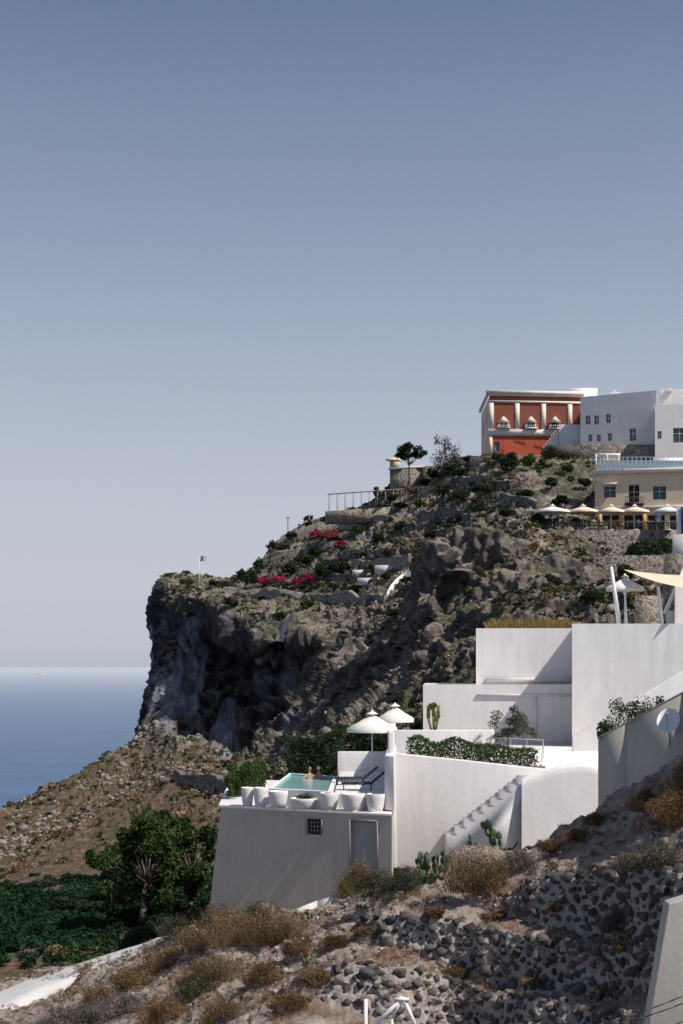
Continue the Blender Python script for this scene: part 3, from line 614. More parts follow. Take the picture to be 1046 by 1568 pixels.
for x in range(842,1040,15):
    c=P(x,812,129.5); mb.box((c[0],c[1],c[2]+.72),(.8,.8,.04))
    mb.cyl(c,c+[0,0,.7],.04)
    for s_ in(-.65,.65):
        mb.box((c[0]+s_,c[1],c[2]+.45),(.4,.42,.04)); mb.box((c[0]+s_*1.3,c[1],c[2]+.7),(.04,.42,.5))
        for u in(-.17,.17): mb.cyl((c[0]+s_+u,c[1]-.18,c[2]),(c[0]+s_+u,c[1]-.18,c[2]+.44),.02,n=4)
mb.build('cafe_tables_and_chairs',WOOD,ht)
for px,D,w in ((846,128,3.3),(893,129,3.0),(936,128,2.6),(972,128,2.7),(1022,126,2.8)):
    umbrella(px,D,Z(812,D),Z(775,D)-Z(812,D),w,mat=CANVAS if px<880 or px>1000 else CANVY,sides=8,drop=.18)
mb=MB(); mb.prism([G(815,126),G(1060,126),G(1060,134),G(825,138)],Z(960,126),Z(811,126)); mb.build('hotel_stone_terrace',DSTONE)
mb=MB(); mb.prism([G(850,121),G(856,121),G(858,125.9),G(848,125.9)],Z(960,121),Z(835,121)); mb.prism([G(795,119),G(960,117),G(1060,117),G(1060,125.9),G(800,128)],Z(960,119),Z(853,119)); mb.build('stone_retaining_wall',DSTONE)
def path_wall(name,pts,h,t,mat,sink=1.5):
    # dry-stone wall following the slope, with a wandering course and uneven broken top
    mb=MB(); W=[T(*q) for q in pts]; Q=[]
    for a,b in zip(W,W[1:]):
        k=max(2,int(np.linalg.norm(b-a)/.9))
        for j in range(k): Q.append(a+(b-a)*j/k)
    Q.append(W[-1]); Q=np.array(Q)
    for _ in range(4): Q[1:-1]=(Q[:-2]+Q[1:-1]*2+Q[2:])/4
    n_=len(Q); ii=np.stack([np.arange(n_)*.31+pts[0][0],np.zeros(n_),np.zeros(n_)],1); hh=h*(.45+.8*vn(ii,17)+.35*(vn(ii*5,19)-.5)); Q[:,1]+=(vn(ii*.8,23)-.5)*1.0
    tg=np.gradient(Q[:,:2],axis=0); tg/=np.linalg.norm(tg,axis=1)[:,None]+1e-9; nn_=np.stack([-tg[:,1],tg[:,0]],1)*t
    z=np.zeros((n_,1)); f0=Q-[0,0,sink]; f1=Q+np.concatenate([z,z,hh[:,None]],1); b1=f1+np.concatenate([nn_,z],1); b0=f0+np.concatenate([nn_,z],1)
    mb.arr(np.concatenate([f0,f1,b1,b0]),[[j*n_+i,j*n_+i+1,(j+1)*n_+i+1,(j+1)*n_+i] for j in range(3) for i in range(n_-1)])
    mb.poly([f0[0],f1[0],b1[0],b0[0]]); mb.poly([f0[-1],f1[-1],b1[-1],b0[-1]])
    return mb.build(name,mat)
def fixed_wall(name,x0,x1,D0,D1,yt0,yt1,yb,t,mat):
    mb=MB(); A=P(x0,yt0,D0);B=P(x1,yt1,D1); zb=Z(yb,(D0+D1)/2)
    mb.hexa([(A[0],A[1],zb),(B[0],B[1],zb),(B[0],B[1]+t,zb),(A[0],A[1]+t,zb)],[tuple(A),tuple(B),(B[0],B[1]+t,B[2]),(A[0],A[1]+t,A[2])]); return mb.build(name,mat)
fixed_wall('stone_boundary_wall',868,1100,161,157,680,681,725,5,LSTONE)
fixed_wall('lava_boundary_wall',722,868,166,162,698,696,740,4,DSTONE)
# ---------------------------------------------------------------- red mansion
rm=E('red_mansion'); D=172; A0=G(750,172);A1=G(895,173); B1=G(895,186);B0=(G(737,185)[0],185)
mb=MB(); zb=Z(700,D); zm=Z(662,D); ztp=Z(606,D)
ops=[pxop(A0,A1,x,x+11,641,657,2) for x in (766,808,845)]
mb.wall(A0,A1,zm,ztp,ops,.2,0,bars=3); mb.wall(A1,B1,zb,ztp,(),.2,0); mb.wall(B1,B0,zb,ztp,(),.2,0)
mb.wall(A0,A1,zb,zm,[pxop(A0,A1,757,765,676,692,2)],.2,1); mb.wall(B0,A0,zb,ztp,[(3,4.2,zb+4,zb+6,2),(8,9.2,zb+4,zb+6,2)],.2,4)
mb.poly([(*A0,ztp),(*A1,ztp),(*B1,ztp),(*B0,ztp)]); mb.build('walls',[RED,RED2,GLASS,TRIM,PEACH],rm)
mb=MB()
def strip(x0,x1,y0,y1,pr=.12):
    a=np.array(G(x0,D));b=np.array(G(x1,D)); a[1]=D+(x0-750)/145; b[1]=D+(x1-750)/145
    mb.prism([(a[0],a[1]-pr),(b[0],b[1]-pr),(b[0],b[1]-.003),(a[0],a[1]-.003)],Z(y1,D),Z(y0,D))
strip(744,896,598,603,.35); strip(746,896,603,606,.2); strip(749,895,613,616,.15)
for x in (749,789,830,871): strip(x,x+7,616,657,.11)
strip(747,895,657,667,.2); strip(749,754,667,697,.1)
for x in (771.5,813.5,850.5):
    strip(x-8,x-5.6,645,656,.1); strip(x+5.6,x+8,645,656,.1)
    a=P(x-9,646,D-.1);b=P(x+9,646,D-.1);c=P(x,637,D-.1); mb.hexa([tuple(a),tuple(b),tuple(c)],[(a[0],D+.8,a[2]),(b[0],D+.8,b[2]),(c[0],D+.8,c[2])])
    strip(x-10,x+10,654,656.5,.5)
    for k in range(7): mb.cyl(P(x-9+3*k,654,D-.4),P(x-9+3*k,650.5,D-.4),.05,n=5)
mb.prism([(A0[0]-.3,A0[1]-.3),(A0[0]-.02,A0[1]),(B0[0]-.02,B0[1]),(B0[0]-.3,B0[1])],Z(603,D),Z(598,D))
mb.build('cornices_pilasters_and_pediments',TRIM,rm)
mb=MB()
for i in range(7): mb.prism([G(832+i*3,169.5),G(835+i*3 if i<6 else 856,169.5),G(835+i*3 if i<6 else 856,171.8),G(832+i*3,171.8)],Z(700,170),Z(684-i*4,170))
mb.prism([G(856,168),G(900,168),G(900,171),G(856,171)],Z(700,168),Z(650,168)); mb.build('entrance_stairs',WHITE,rm)
uw=E('upper_white_house'); q0=G(889,164);q1=G(1005,160); mb=MB()
ops=[pxop(q0,q1,*a,1) for a in ((897,904,636,650),(910,917,636,650),(928,935,634,648),(901,907,665,676),(914,920,665,676),(931,937,663,675),(964,974,656,675))]
mb.house([q0,q1,G(1005,172),G(892,176)],Z(700,164),Z(608,164),{0:ops},bars=2); mb.build('main_block',[WHITE,GLASS,TRIM],uw)
mb=MB(); q0=G(1003,157);q1=G(1200,155); ops=[pxop(q0,q1,1031,1050,655,678,1),pxop(q0,q1,1007,1013,660,672,1)]
mb.house([q0,q1,G(1200,170),G(1003,170)],Z(700,157),Z(620,157),{0:ops},bars=2); mb.build('side_block',[WHITE,GLASS,TRIM],uw)
mb=MB(); mb.prism([G(932,166),G(950,166),G(950,171),G(932,171)],Z(612,166),Z(600,166)); mb.prism([G(936,167),G(944,167),G(944,168),G(936,168)],Z(601,166),Z(595,166)); mb.prism([G(1010,164),G(1200,164),G(1200,175),G(1010,175)],Z(625,164),Z(596,164)); mb.prism([G(1018,163),G(1030,163),G(1030,164),G(1018,164)],Z(600,164),Z(612,164)-.1+1.2); mb.build('roof_volumes',WHITE2,uw,bevel=.25,seg=3)
mb=MB(); mb.prism([G(870,190),G(915,190),G(915,200),G(870,200)],28,Z(594,190)); mb.prism([G(875,191),G(912,191),G(912,199),G(875,199)],28,Z(592,190)); mb.build('distant_white_house',WHITE)
sh=E('stone_cottage'); mb=MB(); mb.prism([G(597,184),G(650,182),G(656,190),G(600,192)],Z(775,184),Z(718,183)); mb.prism([G(648,180),G(682,179),G(684,184),G(650,185)],Z(775,176),Z(714,180)); mb.build('stone_walls',LSTONE,sh)
mb=MB(); mb.prism([G(690,176),G(724,175),G(724,182),G(690,182)],Z(735,176),Z(700,176)); mb.prism([G(597,186),G(612,186),G(612,190),G(597,190)],Z(718,186),Z(703,186)); mb.build('cream_rooms',CREAM,sh)
mb=MB(); mb.prism([G(595,183.7),G(651,181.7),G(651,182.3),G(595,184.3)],Z(718,183),Z(715,183)); mb.build('parapet_coping',TRIM,sh)
umbrella(604,185,Z(717,185),Z(700,185)-Z(717,185),2.4,mat=CANVY,sides=4)
pe=E('pergola'); mb=MB()
for k in range(12):
    x=504+k*12.3; y=757-k*.9; c=P(x,y,181); mb.cyl((c[0],c[1],c[2]-2.4),c,.055,n=6); c2=P(x,y,184); mb.cyl((c2[0],c2[1],c2[2]-2.4),c2,.05,n=6); mb.cyl(c-[0,.3,0],c2+[0,.3,0],.04,n=5)
for D in (181,184): mb.cyl(P(502,757,D),P(641,747,D),.07,n=6)
mb.build('posts_and_beams',WOOD,pe)
fixed_wall('stone_terrace_wall',498,600,178,177,783,776,800,2,LSTONE); fixed_wall('stone_terrace_wall',600,672,177,175,771,766,800,2,LSTONE)
fixed_wall('stone_terrace_wall',640,690,176,174,745,742,775,2,LSTONE)
path_wall('stone_terrace_wall',[(340,903),(380,906),(430,908),(480,912),(520,917),(585,922)],.8,.5,LSTONE)
path_wall('stone_terrace_wall',[(535,865),(580,862),(622,860)],.9,.4,LSTONE); path_wall('stone_terrace_wall',[(520,846),(575,845),(606,846)],.7,.4,DSTONE)
path_wall('stone_terrace_wall',[(400,862),(440,852),(480,842),(520,836)],.9,.5,DSTONE); path_wall('stone_terrace_wall',[(425,828),(470,812),(520,802),(600,795)],.9,.5,LSTONE)
path_wall('stone_terrace_wall',[(700,735),(740,738),(790,742),(860,742)],.9,.6,DSTONE); path_wall('stone_terrace_wall',[(760,770),(830,775),(900,772)],.9,.6,DSTONE)
path_wall('stone_terrace_wall',[(265,1190),(285,1195),(300,1200),(322,1207),(345,1212)],1.5,.6,DSTONE); path_wall('stone_terrace_wall',[(640,790),(680,785),(720,792)],.7,.5,DSTONE)
path_wall('stone_terrace_wall',[(450,880),(500,878),(545,882)],.7,.5,DSTONE)
path_wall('stair_wall',[(588,912),(594,902),(600,893),(609,884),(618,876),(629,866),(640,858)],.25,.15,TRIM)
mb=MB()
for x,y,w,h_,dp in((590,868,2.6,.5,1.5),(560,888,2.4,.4,1.5),(545,875,1.4,.35,1.5)):
    c=T(x,y); mb.box((c[0],c[1]+dp/2,c[2]),(w,dp,h_*2))
mb.build('terrace_outbuildings',WHITE2)
fg=E('flagpole'); b_=T(307,893); tpz=Z(851,b_[1]); mb=MB(); mb.cyl(b_-[0,0,1],(b_[0],b_[1],tpz),.05,.03); mb.build('pole',METALW,fg)
mb=MB()
for k in range(9):
    V=[]
    for j in range(7): 
        x=b_[0]+j*.14; yy=b_[1]+.12*math.sin(j*1.3); V+= [(x,yy,tpz-.05-k*.07),(x,yy,tpz-.05-(k+1)*.07)]
    mb.arr(V,[[2*j,2*j+1,2*j+3,2*j+2] for j in range(6)],k%2)
mb.build('striped_cloth',[BLUEP,WHITE],fg)
c=T(436,825); mb=MB(); mb.cyl(c-[0,0,1],(c[0],c[1],Z(793,c[1])),.06,.05); mb.box((c[0],c[1],Z(793,c[1])),(.5,.1,.12)); mb.build('lamp_post',IRON)
# ---------------------------------------------------------------- trees
def tree(name,base,h,cr,ch,nl,ls,leaf,tr=.14,lean=(0,0),clumps=12,flat=1.,cs=1.):
    e=E(name); base=np.array(base,float); mb=MB(); topc=base+np.array([lean[0],lean[1],h-ch*.55]); fork=base+(topc-base)*.62
    prev=base-[0,0,.4]; r=tr
    for k in range(1,6):
        q=base+(fork-base)*k/5+np.array([R.normal()*.05*h*.2,R.normal()*.03*h*.2,0]); mb.cyl(prev,q,r,r*.87,8); prev=q; r*=.87
    cc=rdir(clumps); cc*=R.uniform(.45,.95,(clumps,1)); cc[:,2]*=flat; cen=topc+cc*np.array([cr,cr,ch*.5])
    for c in cen:
        mid=(prev+c)/2+R.normal(size=3)*cr*.08; mb.cyl(prev,mid,r*.55,r*.35,6); mb.cyl(mid,c,r*.35,r*.12,5)
        for _ in range(3): mb.cyl(c,c+R.normal(size=3)*cr*.2,r*.12,.01,4)
    mb.build('trunk_and_limbs',BARK,e)
    mb=MB(); i=R.integers(0,clumps,nl); rad=R.uniform(.22,.42,clumps)[i][:,None]*cs; pts=cen[i]+rdir(nl)*(R.uniform(0,1,(nl,1))**.4)*rad*np.array([cr,cr,max(ch*.5,cr*.35)])
    leaves(mb,pts,ls); mb.build('foliage',leaf,e)
tree('pine_tree',P(626,748,176),Z(674,176)-Z(748,176),2.0,2.5,2600,.17,LD,.15,(.1,0),18,.75)
tree('feathery_tree',P(678,752,174),Z(655,174)-Z(752,174),1.9,6.4,1300,.14,LO,.12,(.5,0),30,1.,.8)
tree('small_tree',P(575,775,182),2.6,.6,1.4,380,.16,LSH,.06); tree('small_tree',P(473,815,190),2.7,.7,2.,480,.17,LD,.06)
tree('fig_tree',P(218,1400,80),5.7,2.5,5.2,7800,.15,LG,.2,(.3,0),30,1.,.72); tree('fig_tree',P(290,1390,84),5.7,2.2,5.0,7000,.15,LG,.18,(0,0),26,1.,.72); tree('fig_tree',P(172,1380,86),4.0,1.7,3.8,4000,.14,LG,.12,(0,0),18,1.,.75); tree('fig_tree',P(255,1350,90),4.9,2.2,4.2,4500,.15,LD,.12,(0,0),20,1.,.9)
def shrub(name,c,r,n,ls,mat,k=10,tw=0,asp=.55):
    mb=MB(); leaves(mb,blob(c,r,n,k),ls,0,asp)
    for _ in range(tw):
        d_=rdir(1)[0]; d_[2]=abs(d_[2])+.3; mb.cyl(np.array(c)-[0,0,r[2]*.5],np.array(c)+d_*np.array(r)*.8,.02,.005,4,1)
    return mb.build(name,[mat,BARK])
tree('olive_tree',P(778,1160,65.3),Z(1080,65.3)-Z(1160,65.3),.95,1.6,2300,.055,LO,.07,(0,0),16); tree('olive_tree',P(802,1155,66.2),1.7,.65,1.1,900,.055,LO,.05,(0,0),10)
tree('olive_tree',P(958,1172,54.0),Z(1053,54)-Z(1172,54)-.1,1.05,2.3,4600,.055,LG,.08,(0,0),26,1.,1.1); tree('olive_tree',P(990,1160,54.),Z(1058,54)-Z(1160,54),.8,1.9,2600,.055,LO,.06,(0,0),16); tree('olive_tree',P(932,1170,55.2),1.8,.5,1.2,1300,.055,LO,.06,(0,0),10)
def hedge(name,pts,w,h,n,ls,mat):
    mb=MB(); pts=[np.array(p,float) for p in pts]
    Ls=[np.linalg.norm(b-a) for a,b in zip(pts,pts[1:])]; 
    for a,b,L in zip(pts,pts[1:],Ls):
        k=int(n*L/sum(Ls)); t=R.uniform(0,1,(k,1)); q=a+(b-a)*t; u=R.uniform(-1,1,(k,3))
        ax=R.integers(0,3,k); m_=R.random(k)<.75; sgn=np.sign(R.normal(size=k)); u[np.arange(k)[m_],ax[m_]]=sgn[m_]*R.uniform(.8,1.08,m_.sum())
        q=q+u*np.array([.1,w/2,0])+np.array([0,0,1])*(u[:,2:]*.5+.5)*h*(.75+.5*vn(q*1.2,4)[:,None]); leaves(mb,q,ls)
    return mb.build(name,mat)
hedge('clipped_hedge',[P(625,1172,62.4),P(700,1176,62.4),P(760,1180,62.3),P(820,1186,62.2)],1.6,1.15,11000,.06,LG)
hedge('clipped_hedge',[P(440,1192,76),P(527,1192,76)],1.8,2.6,9000,.09,LD); hedge('clipped_hedge',[P(528,1158,79),P(600,1156,79)],1.2,1.5,3500,.09,LD)
hedge('clipped_hedge',[P(350,1228,66),P(405,1215,68)],1.6,1.6,5500,.08,LG); shrub('garden_shrub',P(392,1180,68),(.8,.7,.6),1500,.08,LG); shrub('garden_shrub',P(358,1205,65),(.5,.6,.8),1200,.08,LG)
mb=MB(); b0=P(664,1120,76.5)
for dx,h_ in((-.28,1.35),(0,1.55),(.26,1.4),(.12,1.1)):
    mb.cyl(b0+[dx*.4,0,0],b0+[dx,0,h_*.55],.05,.08,8); mb.cyl(b0+[dx,0,h_*.55],b0+[dx,0,h_],.11,.08,8)
mb.build('columnar_cactus',M('yellow_green_cactus',(.11,.14,.04),(.17,.19,.06),4))
mb=MB(); leaves(mb,blob(b0+[0,0,1.3],(.48,.4,.4),520,7),.08); mb.build('flowering_succulent',LY)
mb=MB()
for k in range(420):
    b=P(R.uniform(752,874),964,R.uniform(82.4,84.5)); b[2]=Z(963,82)-.35; blades(mb,b,1.05,.6,10,.035)
mb.build('dry_roof_grass',[M('roof_straw',(.30,.22,.06),(.22,.15,.05),3)])
def hill_shrub(name,px,py,w,h,n,ls,mat,k=10):
    b=T(px,py); s=b[1]/F; return shrub(name,b+[0,0,h*s*.32],(w*s/2,w*s/2*.8,h*s*.62),n,ls,mat,k)
for px,py,w,h in((405,893,26,14),(428,891,30,13),(455,895,26,12),(482,892,18,12),(482,823,24,16),(505,826,30,18),(520,835,20,12),(690,712,16,8),(512,860,14,8),(470,885,18,10)):
    hill_shrub('bougainvillea_leaves',px+5,py+5,w,h,350,.15,LG,8); hill_shrub('bougainvillea',px,py,w*1.15,h*1.2,420,.15,LP,8)
for px,py,w,h in((503,885,52,50),(440,880,40,30),(385,895,36,28),(465,865,36,26),(345,897,22,16),(560,790,34,18),(590,850,26,14),(520,795,24,14),(640,775,24,16),(700,770,40,24),(735,760,44,24),(780,718,46,34),(850,708,50,36),(815,714,40,30),(870,720,30,18),(690,800,34,16),(820,800,30,20),(990,868,80,50),(1015,850,40,36),(960,885,40,30),(700,840,30,20),(540,905,44,18),(470,925,26,14),(355,925,28,18),(900,920,50,22),(620,890,20,12),(750,745,40,26),(675,760,36,30),(395,872,22,24),(373,886,20,22),(430,848,28,18),(548,812,30,14),(655,822,30,16),(285,890,30,10),(325,893,20,12),(415,838,24,16),(445,820,24,12),(495,800,26,14),(530,785,24,12),(760,705,26,24),(700,728,30,20),(645,745,24,18),(660,735,30,22),(690,718,30,18),(610,775,26,14),(580,780,22,12),(545,785,22,12),(715,705,24,16),(660,860,30,18),(640,905,24,16),(800,760,34,18),(840,745,30,18),(890,745,30,22),(770,790,34,18),(730,820,28,16),(480,850,26,18),(550,850,24,12),(505,905,24,14),(430,945,30,14),(880,800,20,16),(600,945,26,14),(575,830,26,16),(610,810,28,16),(640,840,24,14),(590,885,22,14),(525,870,24,16),(415,905,24,14),(730,785,30,18),(860,770,30,18),(600,765,24,14),(565,870,20,12)):
    hill_shrub('hillside_shrub',px,py,w,h,int(260+w*h*.9),.16,[LD,LSH,LG,LD][R.integers(0,4)])
mb=MB(); mats=[LSH,LRU,LO,LB,LT,LG,LD]; idx=np.where((TR>2.0)&(TR<8.6)&(TX>-40)&(TX<1070))[0]
dens=vn(TV[idx]*.13,31)*.7+vn(TV[idx]*.5,32)*.3
idx=idx[(dens>.43)]
for i in R.choice(idx,5000):
    p_=TV[i]; s=R.uniform(.2,.65)*(1.5 if R.random()<.12 else 1); lo=TX[i]<360 and TY[i]>1140
    steep=4.3<TR[i]<6.8 and TX[i]>200 and TY[i]>930
    if (steep and R.random()<.5) or (clf.ravel()[i]>.4 and R.random()<.85): continue
    mi=R.choice([1,3,1,0,4,0] if lo else [0,0,0,1,2,3,4,5,6,6]); leaves(mb,blob(p_+[0,0,s*.2],(s,s,s*.6),int(40+60*s),5),.09+.06*s,int(mi))
mb.build('hillside_scrub',mats)
mb=MB(); idx=np.where((TR>8.0)&(TX<345)&(TX>-60)&(TY>1335)&(TY<1475))[0]
for i in R.choice(idx,3600):
    p_=TV[i]+[R.normal()*.8,R.normal()*.8,0]
    if TY[i]<1352-(TX[i]-160)*.12+R.normal()*9 or vn(p_[None]*[.25,.12,0],71)[0]<.10: continue
    s=R.uniform(.35,.85); big_=R.random()<.05; leaves(mb,blob(p_+[0,0,.12],(s,s,s*(.45 if not big_ else 1.3)),60 if not big_ else 160,5),.12,0 if R.random()<.93 else 1)
mb.build('green_groundcover',[GRN,LG])
# ---------------------------------------------------------------- foreground planting
def drybush(name,px,py,w,h,n,mat,wd=.008):
    b=TG(px,py); s=b[1]/F; mb=MB(); W=w*s/2;H=h*s
    q=blob(b+[0,0,H*.32],(W,W*.8,H*.72),n*2,16); leaves(mb,q,.05,0,.22)
    leaves(mb,blob(b+[0,0,H*.3],(W,W*.8,H*.62),n//2,14),.035,1,.5)
    for k in range(12):
        o_=np.array([R.uniform(-.75,.75)*W,R.uniform(-.6,.6)*W,0]); blades(mb,b+o_,H*R.uniform(.5,1),1.1,n//30,wd,0)
    return mb.build(name,[mat,LSH if R.random()<.5 else mat])
for px,py,w,h,m_ in ((725,1368,120,85,LB),(790,1330,70,40,LGR),(575,1375,90,55,LSH),(620,1362,50,50,LO),(540,1360,50,60,LB),(525,1368,36,40,LY),(420,1440,110,60,LB),(360,1440,110,60,LB),(460,1460,70,40,LB),(300,1450,90,45,LB),(250,1478,100,40,LRU),(330,1495,120,40,LB),(200,1510,80,36,LRU),(400,1500,80,36,LRU),(180,1548,90,40,LGR),(110,1572,130,50,LGR),(60,1595,110,40,LSH),(250,1555,100,40,LRU),(1020,1265,90,70,LRU),(985,1240,50,44,LB),(1010,1325,90,50,LGR),(960,1330,60,35,LGR),(1050,1210,60,60,LB),(940,1425,60,40,LGR),(480,1500,60,26,LB),(150,1530,60,30,LB),(340,1560,90,40,LB),(880,1285,50,22,LRU),(660,1400,50,16,LRU),(850,1395,50,14,LRU),(560,1430,60,16,LB),(300,1520,90,36,LSH),(440,1540,70,30,LRU),(510,1450,60,24,LRU),(390,1415,60,40,LSH),(270,1430,60,40,LSH),(330,1420,70,44,LB),(840,1300,50,24,LB),(910,1260,44,22,LRU),(700,1490,60,14,LRU),(820,1505,60,14,LB),(940,1520,60,16,LRU),(760,1402,60,14,LB),(960,1455,50,14,LRU)):
    drybush('dry_shrub',px,py,w,h,int(500+w*h*.2),m_)
def field_bush(px,py,w,h,m_):
    b=T(px,py); s=b[1]/F; shrub('yellow_green_bush',b+[0,0,h*s*.35],(w*s/2,w*s/2,h*s*.6),int(w*h*.7),.10,m_,12)
for a in ((15,1475,50,50,LY),(45,1462,40,36,LY),(90,1470,40,24,LB),(150,1455,50,26,LB),(210,1440,60,30,LSH),(290,1425,60,44,LB),(110,1460,40,22,LSH)): field_bush(*a)
mb=MB(); idx=np.where((frow.ravel()>1)&(frow.ravel()<7.9)&(FX>-40)&(FX<1100))[0]; dn=vn(FV[idx]*.5,61); w_=np.where(FX[idx]<480,.33,.5); idx=idx[dn>w_]
for i in R.choice(idx,1100):
    blades(mb,FV[i],R.uniform(.1,.3),1.6,R.integers(10,26),.008,int(R.choice([0,1,2,2,3])))
for i in R.choice(idx,1200):
    s=R.uniform(.1,.32); leaves(mb,blob(FV[i]+[0,0,s*.3],(s,s,s*.7),70,5),.03,int(R.choice([0,2,3,4])),.35)
mb.build('dry_grass_tufts',[LB,LT,LRU,LGR,LSH])
def pear(px,py,h,n,D=None):
    b=TG(px,py) if D is None else P(px,py,D); e=E('prickly_pear_cactus'); mb=MB(); tips=[(b-[0,0,.1]+[dx,0,0],np.array([dx,0,1.])) for dx in(-.25*h,0,.25*h)]; used=[0]*3
    for k in range(n):
        c_=[j for j in range(len(tips)) if used[j]<2] or [0]; j=c_[R.integers(0,min(6,len(c_)))]; used[j]+=1; o_,d_=tips[j]; d2=d_*.8+R.normal(size=3)*.42; d2[2]=abs(d2[2])*.9+.5; d2/=np.linalg.norm(d2)
        L=R.uniform(.3,.42)*min(h,1.); c=o_+d2*L*.45; nr=np.cross(d2,rdir(1)[0]); nr/=np.linalg.norm(nr); sd=np.cross(d2,nr)
        V=c+I2[:,0:1]*sd*L*.34+I2[:,1:2]*nr*.035+I2[:,2:3]*d2*L*.5*1.05; mb.arr(V,I2F); tips.append((c+d2*L*.45,d2)); used.append(0)
    mb.build('pads',PAD,e,smooth=True)
for a in((650,1345,1.1,34),(668,1340,1.1,28),(638,1350,1.,20)): pear(*a)
for a in((742,1302,1.0,18,56),(768,1302,1.0,16,56),(722,1302,.8,8,55.5)): pear(*a)
for a in((478,1400,.7,9),(470,1470,.6,8),(545,1385,.6,9)): pear(*a)
def strip_mesh(name,up,lo,dz,mat):
    mb=MB(); k=len(up)*8; t=np.linspace(0,1,k)
    def it(L): L=np.array(L,float); s=np.linspace(0,1,len(L)); return np.stack([np.interp(t,s,L[:,j]) for j in range(3)],1)
    U=np.array([P(*q) for q in it(up)])+[0,0,dz]; Lw=np.array([P(*q) for q in it(lo)])+[0,0,dz]; m_=np.array([0,0,1.2])
    rows=[U-m_,U,U*.66+Lw*.34,U*.34+Lw*.66,Lw,Lw-m_]; V=np.concatenate(rows)
    V[k:5*k,2]+=(vn(V[k:5*k]*.8,3)-.5)*.16
    mb.arr(V,[[j*k+i,j*k+i+1,(j+1)*k+i+1,(j+1)*k+i] for j in range(5) for i in range(k-1)]); mb.build(name,mat,smooth=False)
strip_mesh('whitewashed_path',[(-80,1548,65),(0,1522,64),(60,1508,63),(120,1493,62),(180,1475,61),(240,1456,60),(290,1444,58.5)],[(-80,1615,54),(0,1576,56.5),(60,1541,58),(120,1515,59),(180,1491,59.4),(240,1468,59),(290,1452,58)],.5,WHITE2)
mb=MB(); W=[TG(a,b) for a,b in((455,1396),(485,1384),(512,1368))]
for a,b in zip(W,W[1:]): mb.hexa([(a[0],a[1],a[2]-.4),(b[0],b[1],b[2]-.4),(b[0],b[1]+.35,b[2]-.4),(a[0],a[1]+.35,a[2]-.4)],[(a[0],a[1],a[2]+.2),(b[0],b[1],b[2]+.2),(b[0],b[1]+.35,b[2]+.2),(a[0],a[1]+.35,a[2]+.2)])
mb.build('low_white_kerb',WHITE2)
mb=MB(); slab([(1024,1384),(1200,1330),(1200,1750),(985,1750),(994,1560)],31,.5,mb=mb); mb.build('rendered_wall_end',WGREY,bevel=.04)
fr=E('metal_handrail'); mb=MB(); D=33
mb.cyl(P(560,1700,D),P(560,1530,D),.045); mb.cyl(P(572,1572,D),P(617,1527,D),.05); mb.cyl(P(617,1527,D),P(640,1580,D),.05); mb.cyl(P(640,1580,D),P(648,1700,D),.045); mb.cyl(P(572,1572,D),P(560,1600,D),.045); mb.cyl(P(600,1560,D),P(617,1527,D),.03); mb.cyl(P(600,1560,D),P(612,1700,D),.03)
mb.box(tuple(P(615,1530,D)),(.35,.12,.06)); mb.build('tubes',METALW,fr)
mb=MB()
for (a,b,c,dd,D) in ((800,1590,1100,1500,26),(830,1585,1100,1512,26.2),(940,1590,1100,1530,26.4)):
    pa,pb=P(a,b,D),P(c,dd,D); prev=pa
    for k in range(1,13):
        t=k/12; q=pa+(pb-pa)*t-[0,0,.18*4*t*(1-t)]; mb.cyl(prev,q,.012,n=5); prev=q
mb.build('power_cables',IRON)
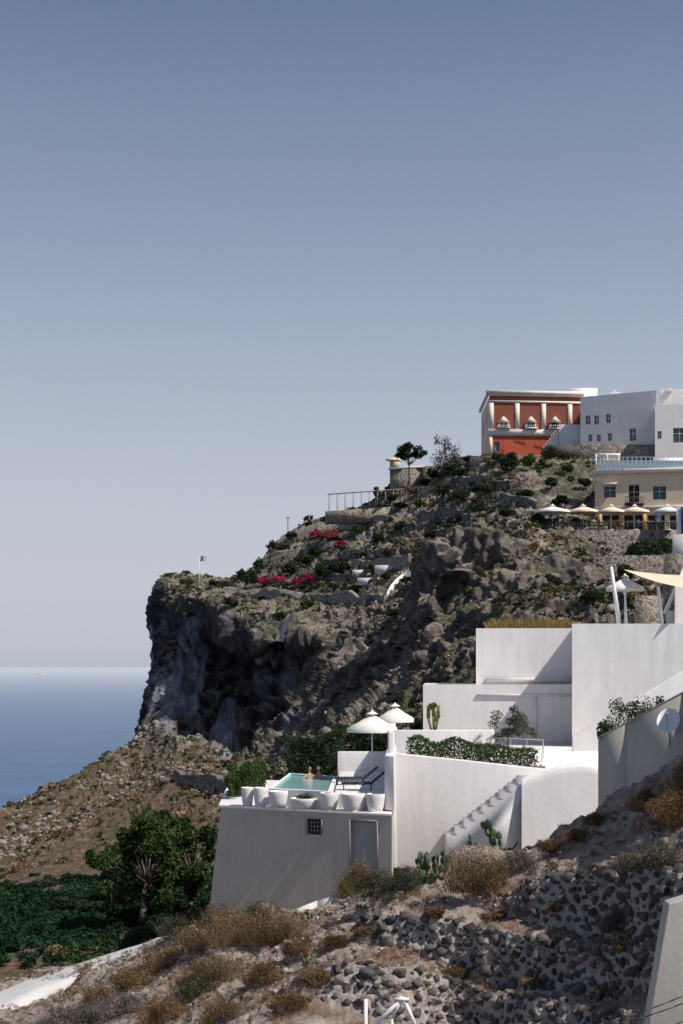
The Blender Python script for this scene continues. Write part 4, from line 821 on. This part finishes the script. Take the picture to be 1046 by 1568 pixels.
# ---------------------------------------------------------------- people
def person(name,base,face,top,pose='stand',hair=HAIR):
    e=E(name); fx_,fy_=math.cos(face),math.sin(face); s=np.array([-fy_,fx_,0]); f=np.array([fx_,fy_,0]); up=np.array([0,0,1.]); b=np.array(base,float)
    pel=b+up*.95
    pts=[pel,pel+up*.25,pel+up*.48,pel+up*.58,pel+up*.7+f*.01]; rad=[.15,.125,.15,.055,.05]; ed=[(0,1),(1,2),(2,3),(3,4)]
    for sg in(-1,1):
        k=len(pts)
        if pose=='stand': arm=[pel+up*.47+s*sg*.19,pel+up*.18+s*sg*.24,pel-up*.07+s*sg*.22+f*.1,pel-up*.17+s*sg*.22+f*.12]; leg=[pel-up*.05+s*sg*.09,pel-up*.48+s*sg*.1+f*.02*sg,pel-up*.87+s*sg*.1+f*.03*sg,pel-up*.92+s*sg*.11+f*.16]
        else: arm=[pel+up*.45+s*sg*.19,pel+up*.32+s*sg*.36+f*.12,pel+up*.36+s*sg*.5+f*.3,pel+up*.36+s*sg*.5+f*.4]; leg=[pel-up*.05+s*sg*.09,pel-up*.2+s*sg*.12+f*.38,pel-up*.5+s*sg*.12+f*.4,pel-up*.55+s*sg*.12+f*.5]
        pts+=arm; rad+=[.06,.045,.032,.028]; ed+=[(2,k),(k,k+1),(k+1,k+2),(k+2,k+3)]; k=len(pts); pts+=leg; rad+=[.09,.065,.045,.04]; ed+=[(0,k),(k,k+1),(k+1,k+2),(k+2,k+3)]
    me=bpy.data.meshes.new('body'); me.from_pydata([tuple(p) for p in pts],ed,[]); o=bpy.data.objects.new('body',me); sc.collection.objects.link(o); o.parent=e; me.materials.append(top)
    m=o.modifiers.new('s','SKIN'); m.use_smooth_shade=True
    for i,r in enumerate(rad): me.skin_vertices[0].data[i].radius=(r,r*.85); me.skin_vertices[0].data[i].use_root=(i==0)
    q_=o.modifiers.new('ss','SUBSURF'); q_.levels=1; q_.render_levels=1
    hc=pel+up*.8+f*.02; mb=MB(); V=hc+I2[:,0:1]*s*.078+I2[:,1:2]*f*.095+I2[:,2:3]*up*.118; mb.arr(V,I2F,0); mb.cyl(hc+f*.09-up*.01,hc+f*.118-up*.03,.018,.01,5,0)
    V=hc+up*.022-f*.018+I2[:,0:1]*s*.088+I2[:,1:2]*f*.098+I2[:,2:3]*up*.118; mb.arr(V,I2F,1)
    for sg in(-1,1): mb.cyl(hc+s*sg*.075,hc+s*sg*.092,.025,.015,6,0); mb.cyl(hc+s*sg*.03+f*.09+up*.01,hc+s*sg*.03+f*.096+up*.01,.012,.01,6,1)
    mb.build('head',[SKIN,hair],e,smooth=True)
pw=pz-.07
for px,D,fa in((474,68.0,-1.2),(488,68.3,-2.0)):
    x,y=G(px,D); person('swimmer',(x,y,pw-1.28),fa,SKIN,'float')
for px,c in((758,CL1),(771,CL2)):
    x,y=G(px,169.5); person('pedestrian',(x,y,Z(698,169.5)-.6),-1.2,c)
x,y=G(1008,129.5); person('pedestrian',(x,y,Z(811,129)),-1.6,CL1)
# ---------------------------------------------------------------- light, sky, camera
sun_h=np.array([.88,-.475]); sun_h/=np.linalg.norm(sun_h); el=math.radians(52)
sd=Vector((sun_h[0]*math.cos(el),sun_h[1]*math.cos(el),math.sin(el)))
l=bpy.data.lights.new('sun','SUN'); l.energy=5.0; l.angle=math.radians(.5); l.color=(1,.94,.86); lo=bpy.data.objects.new('sun',l); lo.rotation_euler=sd.to_track_quat('Z','Y').to_euler(); sc.collection.objects.link(lo)
w=bpy.data.worlds.new('World'); sc.world=w; w.use_nodes=True; nt=w.node_tree; bg=nt.nodes['Background']
sk=nt.nodes.new('ShaderNodeTexSky'); sk.sky_type='NISHITA'; sk.sun_disc=False; sk.sun_elevation=el; sk.sun_rotation=math.atan2(sun_h[0],sun_h[1]); sk.air_density=1.0; sk.dust_density=1.0; sk.ozone_density=2.; sk.altitude=150
tc=nt.nodes.new('ShaderNodeTexCoord'); sx=nt.nodes.new('ShaderNodeSeparateXYZ'); nt.links.new(tc.outputs['Generated'],sx.inputs[0])
hz=ramp(nt,sx.outputs[2],[(0.,1.),(.04,.97),(.11,.82),(.19,.58),(.28,.34),(.42,.08),(.6,0.)])
hcol=ramp(nt,sx.outputs[2],[(0.,(.47,.50,.58)),(.012,(.50,.53,.61)),(.05,(.55,.57,.65))])
S_=.09
sc2=nt.nodes.new('ShaderNodeVectorMath'); sc2.operation='SCALE'; sc2.inputs['Scale'].default_value=1/S_; nt.links.new(hcol,sc2.inputs[0])
nt.links.new(mix(nt,hz,sk.outputs[0],sc2.outputs[0]),bg.inputs[0]); bg.inputs[1].default_value=S_
cam=bpy.data.cameras.new('camera'); co=bpy.data.objects.new('camera',cam); sc.collection.objects.link(co); co.location=(0,0,0); co.rotation_euler=(math.pi/2,0,0)
cam.lens=50; cam.sensor_width=36; cam.sensor_fit='AUTO'; cam.shift_y=236/1568; cam.clip_end=500000; cam.clip_start=.5
sc.camera=co
sc.view_settings.view_transform='Standard'; sc.view_settings.look='None'; sc.view_settings.exposure=0
